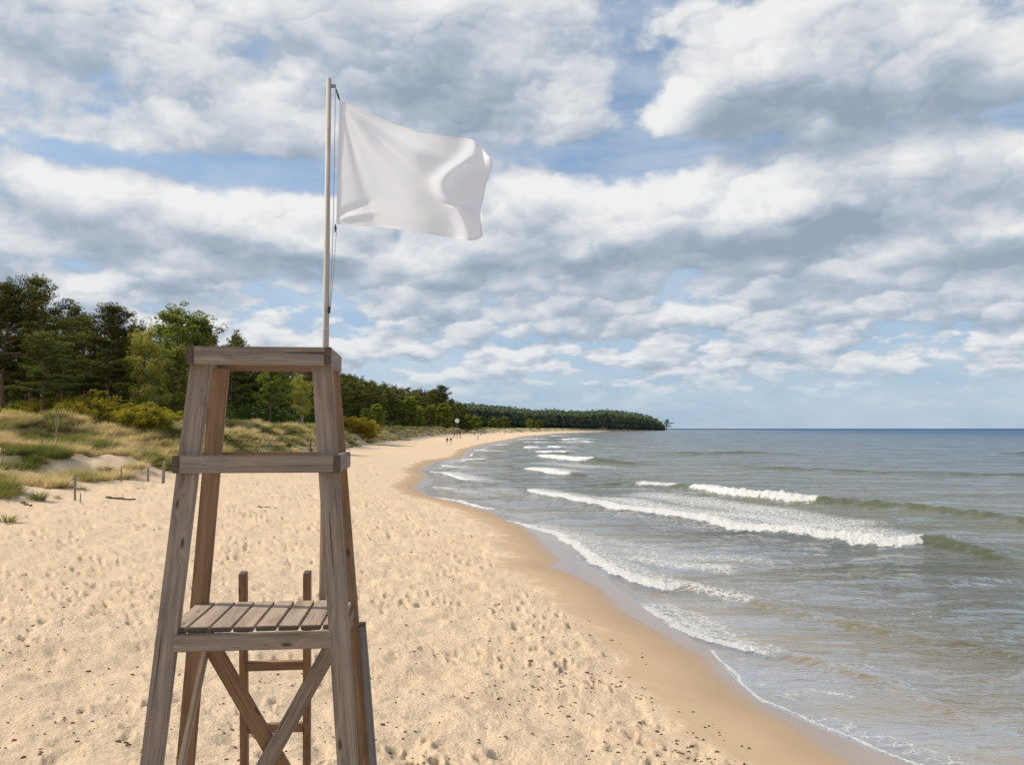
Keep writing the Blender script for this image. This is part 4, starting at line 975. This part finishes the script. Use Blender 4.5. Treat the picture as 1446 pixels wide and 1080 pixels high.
# ------------------------------------------------------------------ marram grass
def blades(P, h, w, lean, az, curl):
    n = len(P); dx, dy = np.cos(az), np.sin(az)
    def pt(t):
        out = (lean * t + curl * t * t) * h; return np.stack([P[:, 0] + dx * out, P[:, 1] + dy * out, P[:, 2] + h * (t - .35 * curl * t * t)], 1)
    sx = np.stack([-dy, dx, np.zeros(n)], 1) * (w / 2)[:, None]; r = rng.uniform(-1, 1, (n, 1)) * .7
    sx = sx + np.stack([dx, dy, np.zeros(n)], 1) * (w / 2)[:, None] * r
    a, b, c = pt(0), pt(.55), pt(1.0)
    V = np.stack([a - sx, a + sx, b + sx * .8, b - sx * .8, c], 1).reshape(-1, 3)
    i = np.arange(n)[:, None] * 5
    return V, i + np.array([[0, 1, 2, 3]]), i + np.array([[3, 2, 4]]), np.tile(np.array([0, 0, .55, .55, 1.0]), n)
def tuft(cx, cy, cz, n, rad, h, w, g, hue, wind=(.35, .1)):
    a = g.uniform(0, 2 * np.pi, n); rr = rad * np.sqrt(g.uniform(0, 1, n)); x = cx + rr * np.cos(a); y = cy + rr * np.sin(a)
    z = cz if np.ndim(cz) else np.full(n, cz); hh = h * g.uniform(.55, 1.1, n) * (1 - .35 * (rr / rad) ** 2)
    vx, vy = np.cos(a) * rr / rad * .62 + wind[0] + g.normal(0, .16, n), np.sin(a) * rr / rad * .62 + wind[1] + g.normal(0, .16, n)
    return np.stack([x, y, z], 1), hh, np.full(n, w) * g.uniform(.7, 1.3, n), np.hypot(vx, vy) * .7, np.arctan2(vy, vx), g.uniform(.1, .75, n), np.clip(hue + g.normal(0, .13, n), 0, 1)
def build_grass():
    g = np.random.default_rng(51)
    cand = []
    N1 = 110000
    px = g.uniform(-130, 700, N1); d = 19 * (34 ** g.uniform(0, 1, N1))     # 19 .. 646 m
    X = (px - 723) / FPX * d
    s, di, wl = fields(X, d)
    veg = vegmask(X, d, di)
    ok = (di > .8) & (veg > .25) & (di < 34 + d * .06) & (g.random(N1) < np.clip(veg * 1.2, 0, 1))
    X, d, di, veg = X[ok], d[ok], di[ok], veg[ok]
    # thin to a roughly even cover per area
    cell = {}
    order = g.permutation(len(X)); sel = []
    for i in order:
        lv = int(max(0, math.log2(d[i] / 55) * 2)); cs = (1.0 if d[i] < 62 else .66) * 2 ** (lv / 2); k = (int(X[i] / cs), int(d[i] / cs), lv)
        if cell.get(k, 0) >= 1: continue
        cell[k] = 1; sel.append(i)
    sel = np.array(sel); X, d, di, veg = X[sel], d[sel], di[sel], veg[sel]
    z = terrain(X, d); hue = .60 + 1.5 * fbm(X / 6, d / 6, 3, 88) + g.normal(0, .12, len(X)) - .15 * sst(110, 250, d)
    parts = []
    for i in range(len(X)):
        sc = max(1, d[i] / 90)
        if d[i] < 66:
            big = g.random() < .6; rad = g.uniform(.42, .80) if big else g.uniform(.2, .4); h = g.uniform(.75, 1.2) if big else g.uniform(.4, .7)
            if di[i] < 3: h *= .8
            parts.append(tuft(X[i], d[i], z[i] - .08, int(300 * rad / .6), rad, h, max(.012, d[i] * .00045), g, hue[i], (.20, .05)))
            continue
        n = int(np.interp(d[i], [20, 50, 90, 200, 600], [130, 95, 60, 34, 22]))
        h = g.uniform(.45, .95) * (1 if di[i] > 3 else .75) * min(sc, 1.5)
        parts.append(tuft(X[i], d[i], z[i] - .05, n, g.uniform(.28, .6) * sc, h, max(.010, d[i] * .00055), g, hue[i], (.25, .05)))
    cat = [np.concatenate([p[k] for p in parts]) for k in range(7)]
    V, q4, t3, hh = blades(cat[0], cat[1], cat[2], cat[3], cat[4], cat[5])
    print('grass blades', len(cat[0]), 'tufts', len(parts))
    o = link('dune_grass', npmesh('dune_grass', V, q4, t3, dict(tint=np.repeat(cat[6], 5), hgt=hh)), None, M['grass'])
    tag(o, 'straw-coloured and green marram grass covering the dunes', 'grass', None, 'stuff')
build_grass()
g = np.random.default_rng(61)
TUFTS = [(52, 706, 120, .30, .62, .12, 'bright green grass tuft standing alone on the open sand at the left'), (22, 694, 70, .20, .62, .5, 'thin straw tuft just left of the bright green one'),
         (12, 736, 60, .24, .42, .35, 'sparse grass tuft nearest the camera at the left edge'), (82, 704, 22, .12, .34, .4, 'tiny wisp of grass left of the nearest post'), (145, 664, 60, .3, .35, .2, 'small green tuft above the driftwood'),
         (200, 690, 26, .2, .26, .7, 'dry wisp of stalks on the sand right of the driftwood'), (60, 655, 60, .3, .5, .3, 'green tuft on the sandy slope left of the posts'), (116, 692, 40, .2, .3, .3, 'small tuft behind the nearest post')]
for px, py, n, rad, h, hue, l in TUFTS:
    X, Y = onground(px, py)
    P = tuft(0, 0, 0.0, n * 2, rad, h, .014, g, hue, (.12, 0))
    V, q4, t3, hh = blades(*P[:6]); o = link('grass_tuft', npmesh('grass_tuft', V, q4, t3, dict(tint=np.repeat(P[6], 5), hgt=hh)), None, M['grass'])
    o.location = (X, Y, tz(X, Y) - .03); tag(o, l, 'grass tuft', 'lone grass tufts below the dunes')

# ------------------------------------------------------------------ posts, driftwood, seaweed
POSTS = [(106, 705, 669, 3.2, 'nearest and tallest of the low fence posts below the dune'), (171, 680, 660, 2.2, 'thin dark fence post between the nearest post and the pair'), (209, 680, 661, 3.4, 'slanting stub post, left of the thickest one'), (230, 682, 652, 4.6, 'thickest fence post, just left of the front left chair leg'),
         (113, 708, 697, 1.4, 'short broken stake leaning beside the nearest post'), (81, 640, 579, 2.2, 'tall pale stake rising above the dune grass before the bushes'), (439, 640, 622, 2.0, 'dark stake on the dune seen between the right legs'), (411, 643, 634, 1.4, 'small stake low in the chair frame'), (334, 646, 636, 1.6, 'small stake beside the rear left leg')]
for px, py, ty, wpx, l in POSTS:
    X, Y = onground(px, py, 1.2) if px != 81 else (atd(81, 600, 52).x, 52)
    z = tz(X, Y); top = atd(px, ty, Y).z; w = wpx / FPX * Y; H_ = top - z
    bm = bmesh.new(); rings = []; ln = random.uniform(-.07, .07)
    for k in range(7):
        t = k / 6; rr = w / 2 * (1.05 - .12 * t) * random.uniform(.93, 1.07)
        rings.append([bm.verts.new((ln * t * H_ + rr * math.cos(j * math.pi / 4) * random.uniform(.92, 1.08), rr * math.sin(j * math.pi / 4), -.25 + (H_ + .25) * t + (random.uniform(-.04, .04) if k == 6 else 0))) for j in range(8)])
    for a, b in zip(rings[:-1], rings[1:]):
        for j in range(8): bm.faces.new((a[j], a[(j + 1) % 8], b[(j + 1) % 8], b[j]))
    bm.faces.new(rings[-1])
    me = bpy.data.meshes.new('fence_post'); bm.to_mesh(me); bm.free()
    o = link('fence_post', me, None, M['wood'] if wpx > 2 else M['drift']); o.location = (X, Y, z); tag(o, l, 'post', 'old posts along the dune foot')
def drift(px0, py0, px1, py1, r, l):
    a = Vector((*onground(px0, py0), 0)); b = Vector((*onground(px1, py1), 0)); n = 8; pts = []
    for k in range(n):
        p = a.lerp(b, k / (n - 1)); p += Vector((random.uniform(-.05, .05), random.uniform(-.06, .06), 0)); p.z = tz(p.x, p.y) + r * .9 + .03 * math.sin(k * 2.1); pts.append(p - a)
    o = tube('driftwood', pts, [r * (1.1 - .8 * abs(k / (n - 1) - .3)) for k in range(n)], M['drift'], None, 7); o.location = a; tag(o, l, 'driftwood', 'driftwood lying on the beach')
drift(150, 704, 190, 707, .055, 'long thin dark stick of driftwood on the sand below the posts')
drift(562, 620, 580, 622, .16, 'bleached driftwood log at the foot of the far dune')
drift(32, 711, 44, 716, .05, 'short bit of driftwood below the bright green tuft')
drift(362, 716, 392, 718, .02, 'faint line of twigs on the sand framed by the chair legs')
def scraps():
    g = np.random.default_rng(71); V, F = [], []; o = 0; n = 0
    def one(X, Y, s_):
        nonlocal o
        z = 0; k = 7; a = g.uniform(0, 6.28); el = g.uniform(.35, .9); ph = np.arange(k) * 2 * np.pi / k
        rr = s_ * g.uniform(.55, 1.2, k); u, v = rr * np.cos(ph), rr * np.sin(ph) * el
        x = X + u * np.cos(a) - v * np.sin(a); y = Y + u * np.sin(a) + v * np.cos(a)
        L.append((x, y, s_, X, Y))
    L = []
    while len(L) < 6200:
        px, py = g.uniform(-20, 1060), 690 + 400 * g.uniform(0, 1) ** .8
        X, Y = ground(px, py, .6); L.append((X, Y, 10 ** g.uniform(-2.1, -1.42)))
    A = np.array(L); 
    s, di, wl = fields(A[:, 0], A[:, 1]); cl = fbm(A[:, 0] / 2.2, A[:, 1] / 2.2, 3, 72)
    right = sst(-4, 3, A[:, 0] - .05 * A[:, 1])
    band = np.exp(-((wl - 2.4) / 1.1) ** 2)
    keep = (wl > .9) & (di < 3) & (g.random(len(A)) < .10 + .34 * sst(0, .3, cl) * (.3 + .7 * right) + .35 * band * sst(-.1, .3, cl))
    A = A[keep]; z = terrain(A[:, 0], A[:, 1]) + relief(A[:, 0], A[:, 1], s[keep], di[keep], wl[keep])[0]
    for (X, Y, s_), zz in zip(A, z):
        k = 7; a = g.normal(0, .45); ph = np.arange(k) * 2 * np.pi / k; rr = s_ * g.uniform(.5, 1.25, k); el = g.uniform(.18, .5); rr = rr * 1.3
        u, v = rr * np.cos(ph), rr * np.sin(ph) * el
        ring = np.stack([X + u * np.cos(a) - v * np.sin(a), Y + u * np.sin(a) + v * np.cos(a), np.full(k, zz - .02)], 1)
        top = ring * 1.0; c = np.array([X, Y, 0]); top[:, :2] = X_ = c[:2] + (ring[:, :2] - c[:2]) * .55; top[:, 2] = zz + s_ * g.uniform(.1, .35, k) + .008
        V += [ring, top]; i = o
        F += [(i + j, i + (j + 1) % k, i + k + (j + 1) % k, i + k + j) for j in range(k)]; Tn = [(i + k, i + k + j, i + k + j + 1) for j in range(1, k - 1)]
        T3.extend(Tn); o += 2 * k
    return V, F
T3 = []
V_, F_ = scraps()
o = link('seaweed_scraps', npmesh('seaweed_scraps', np.concatenate(V_), F_, T3), None, M['weed']); tag(o, 'scattered dark scraps of seaweed and bark on the dry sand', 'seaweed', None, 'stuff')
# ------------------------------------------------------------------ distant walkers and beach furniture
def mat_person(name, top, bottom, hair=(.03, .02, .015)):
    m, nt = newmat(name); q = N(nt); sp = q.n('ShaderNodeSeparateXYZ'); q.l(objcoord(q), sp.inputs[0])
    r = q.n('ShaderNodeValToRGB'); r.color_ramp.interpolation = 'CONSTANT'; q.l(q.math('DIVIDE', sp.outputs[2], 1.75), r.inputs[0]); e = r.color_ramp.elements
    e[0].color = c4(.05, .04, .035); e[1].position = .05; e[1].color = c4(*bottom)
    for p_, c_ in ((.53, top), (.85, (.45, .28, .20)), (.93, hair)): x = e.new(p_); x.color = c4(*c_)
    b = q.n('ShaderNodeBsdfPrincipled'); q.l(r.outputs[0], b.inputs['Base Color']); b.inputs['Roughness'].default_value = .85; q.out(b.outputs[0]); return m
def person_mesh(sitting=False, stride=.16):
    if sitting:
        J = [(0, 0, .18, .15), (0, .02, .45, .13), (0, .05, .68, .14), (0, .05, .82, .06), (0, .03, .97, .10), (0, .03, 1.06, .07),
             (.10, -.10, .18, .085), (.14, -.42, .42, .065), (.14, -.62, .08, .05), (-.10, -.10, .18, .085), (-.14, -.40, .40, .065), (-.14, -.66, .08, .05),
             (.20, .04, .66, .055), (.26, -.12, .45, .045), (.18, -.36, .46, .035), (-.20, .04, .66, .055), (-.26, -.12, .45, .045), (-.18, -.36, .46, .035)]
        E_ = [(0, 1), (1, 2), (2, 3), (3, 4), (4, 5), (0, 6), (6, 7), (7, 8), (0, 9), (9, 10), (10, 11), (2, 12), (12, 13), (13, 14), (2, 15), (15, 16), (16, 17)]
    else:
        s_ = stride
        J = [(0, 0, .93, .135), (0, 0, 1.15, .125), (0, 0, 1.38, .14), (0, 0, 1.50, .058), (0, -.01, 1.62, .095), (0, 0, 1.71, .075),
             (.10, 0, .86, .095), (.11, -s_ * .6, .48, .068), (.11, -s_, .09, .048), (.11, -s_ - .14, .04, .04), (-.10, 0, .86, .095), (-.11, s_ * .4, .48, .068), (-.11, s_, .10, .048), (-.11, s_ - .12, .04, .04),
             (.19, 0, 1.38, .06), (.25, .06, 1.12, .045), (.25, -.02, .88, .034), (-.19, 0, 1.38, .06), (-.25, -.04, 1.12, .045), (-.25, -.12, .89, .034)]
        E_ = [(0, 1), (1, 2), (2, 3), (3, 4), (4, 5), (0, 6), (6, 7), (7, 8), (8, 9), (0, 10), (10, 11), (11, 12), (12, 13), (2, 14), (14, 15), (15, 16), (2, 17), (17, 18), (18, 19)]
    me = bpy.data.meshes.new('person'); me.from_pydata([j[:3] for j in J], E_, []); me.update()
    o = bpy.data.objects.new('person_source', me); COL.objects.link(o)
    md = o.modifiers.new('skin', 'SKIN')
    for i, v in enumerate(me.skin_vertices[0].data if me.skin_vertices else []): v.radius = (J[i][3], J[i][3] * .85)
    if me.skin_vertices: me.skin_vertices[0].data[0].use_root = True
    o.modifiers.new('sub', 'SUBSURF').levels = 1
    bpy.context.view_layer.update()
    ev = o.evaluated_get(bpy.context.evaluated_depsgraph_get()); r = bpy.data.meshes.new_from_object(ev)
    bpy.data.objects.remove(o); r.name = 'person'; 
    for p_ in r.polygons: p_.use_smooth = True
    return r
PEOPLE = [(631.5, 628.5, 0, .3, (.02, .02, .03), (.55, .50, .42), 'left of the two walkers on the open sand, dark top and pale trousers'), (636.8, 628, 0, -.2, (.03, .02, .02), (.60, .52, .42), 'right of the two walkers on the open sand, dark top and pale trousers'),
          (675, 621.2, 0, 1.2, (.30, .12, .08), (.25, .16, .12), 'lone walker at the edge of the water, in reddish clothes'), (670, 614.8, 1, .5, (.02, .02, .025), (.04, .04, .05), 'left one of two dark figures sitting on the far beach'),
          (679.5, 614.6, 1, -.5, (.02, .02, .02), (.05, .04, .04), 'right one of two dark figures sitting on the far beach'), (684.2, 614.6, 0, .2, (.25, .07, .05), (.10, .06, .05), 'walker in a dark red top next to the seated figures'),
          (712, 613.2, 1, 0, (.18, .05, .04), (.08, .06, .05), 'figure lying low on the sand before the headland'), (721.5, 612.4, 0, 0, (.08, .07, .07), (.10, .09, .08), 'furthest left of the tiny walkers by the headland beach'), (726, 612.2, 0, .5, (.06, .06, .08), (.20, .17, .14), 'tiny walker right beside the furthest one')]
for px, py, sit, rz, tc_, bc_, l in PEOPLE:
    X, Y = onground(px, py, .5)
    me = person_mesh(bool(sit)); me.materials.append(mat_person('clothes', tc_, bc_)) if not me.materials else None
    o = link('person', me); o.location = (X, Y, tz(X, Y)); o.rotation_euler = (0, 0, rz); tag(o, l, 'person', 'people far off on the beach')
    if sit: o.scale = (1.15, 1.15, 1.15)
# round white marker on its dark stand by the dunes
X, Y = atd(645.5, 600, 300).x, 300.; z = tz(X, Y)
mk = empty('beach_marker', (X, Y, z)); tag(mk, 'round white marker board on a pole above a low dark stand near the dune', 'marker')
tz_top = atd(645.5, 594, Y).z - z
tube('pole', [(0, 0, -.3), (0, 0, tz_top)], [.09, .07], M['dark'], mk, 8)
bm = bmesh.new(); bmesh.ops.create_cone(bm, cap_ends=True, segments=28, radius1=.78, radius2=.78, depth=.12); bmesh.ops.rotate(bm, verts=bm.verts, matrix=Matrix.Rotation(math.pi / 2, 3, 'X'))
bmesh.ops.bevel(bm, geom=[e for e in bm.edges if e.calc_face_angle(0) > 1], offset=.03, segments=1, affect='EDGES')
me = bpy.data.meshes.new('board'); bm.to_mesh(me); bm.free(); bd = link('board', me, mk, M['white']); bd.location = (0, -.16, tz_top)
for sx in (-1, 1):
    for sy in (-1, 1): tube('leg', [(sx * 1.3, sy * .8, -.3), (sx * .9, sy * .6, 1.5)], [.10, .08], M['dark'], mk, 6)
board('platform', (-1.2, 0, 1.55), (1.2, 0, 1.55), (0, 1, 0), 1.5, .16, M['dark'], mk)
for dz in (2.0, 2.4): board('railing', (-1.2, -.7, dz), (1.2, -.7, dz), (0, 0, 1), .12, .06, M['dark'], mk)
# small hut at the far end of the beach
X, Y = atd(841, 600, 1230).x, 1230.; z = tz(X, Y)
ht = empty('beach_hut', (X, Y, z), .2); tag(ht, 'tiny beach hut with white roof at the far end of the sand', 'hut')
def boxm(name, c, s_, mat, parent, roof=0.):
    bm = bmesh.new(); bmesh.ops.create_cube(bm, size=1)
    for v in bm.verts:
        tp_ = v.co.z > 0; v.co = Vector((v.co.x * s_[0] * (1 - roof * tp_), v.co.y * s_[1], v.co.z * s_[2]))
    bmesh.ops.bevel(bm, geom=bm.edges[:], offset=.05, segments=1, affect='EDGES')
    me = bpy.data.meshes.new(name); bm.to_mesh(me); bm.free(); o = link(name, me, parent, mat); o.location = c; return o
boxm('wall', (0, 0, 1.3), (6, 4, 3.0), M['dark'], ht); boxm('roof', (0, 0, 3.45), (7, 4.8, 1.3), M['white'], ht, .75); boxm('door', (1.2, -2.06, 1.2), (1.1, .12, 2.2), M['white'], ht)

#@@VEG1@@

# ------------------------------------------------------------------ camera and render settings
cam = bpy.data.cameras.new('camera'); co = bpy.data.objects.new('camera', cam); COL.objects.link(co)
co.location = (0, 0, CAMZ); co.rotation_euler = (math.pi / 2 + PITCH, 0, 0)
cam.sensor_width = 36; cam.lens = 36 * FPX / 1446; cam.clip_start = .1; cam.clip_end = 60000
scene.camera = co
scene.view_settings.view_transform = 'Standard'; scene.view_settings.look = 'None'; scene.view_settings.exposure = 0
scene.render.engine = 'CYCLES'
scene.cycles.use_adaptive_sampling = True; scene.cycles.adaptive_threshold = .02
scene.cycles.max_bounces = 6; scene.cycles.transparent_max_bounces = 8; scene.cycles.sample_clamp_indirect = 6
scene.cycles.use_denoising = True
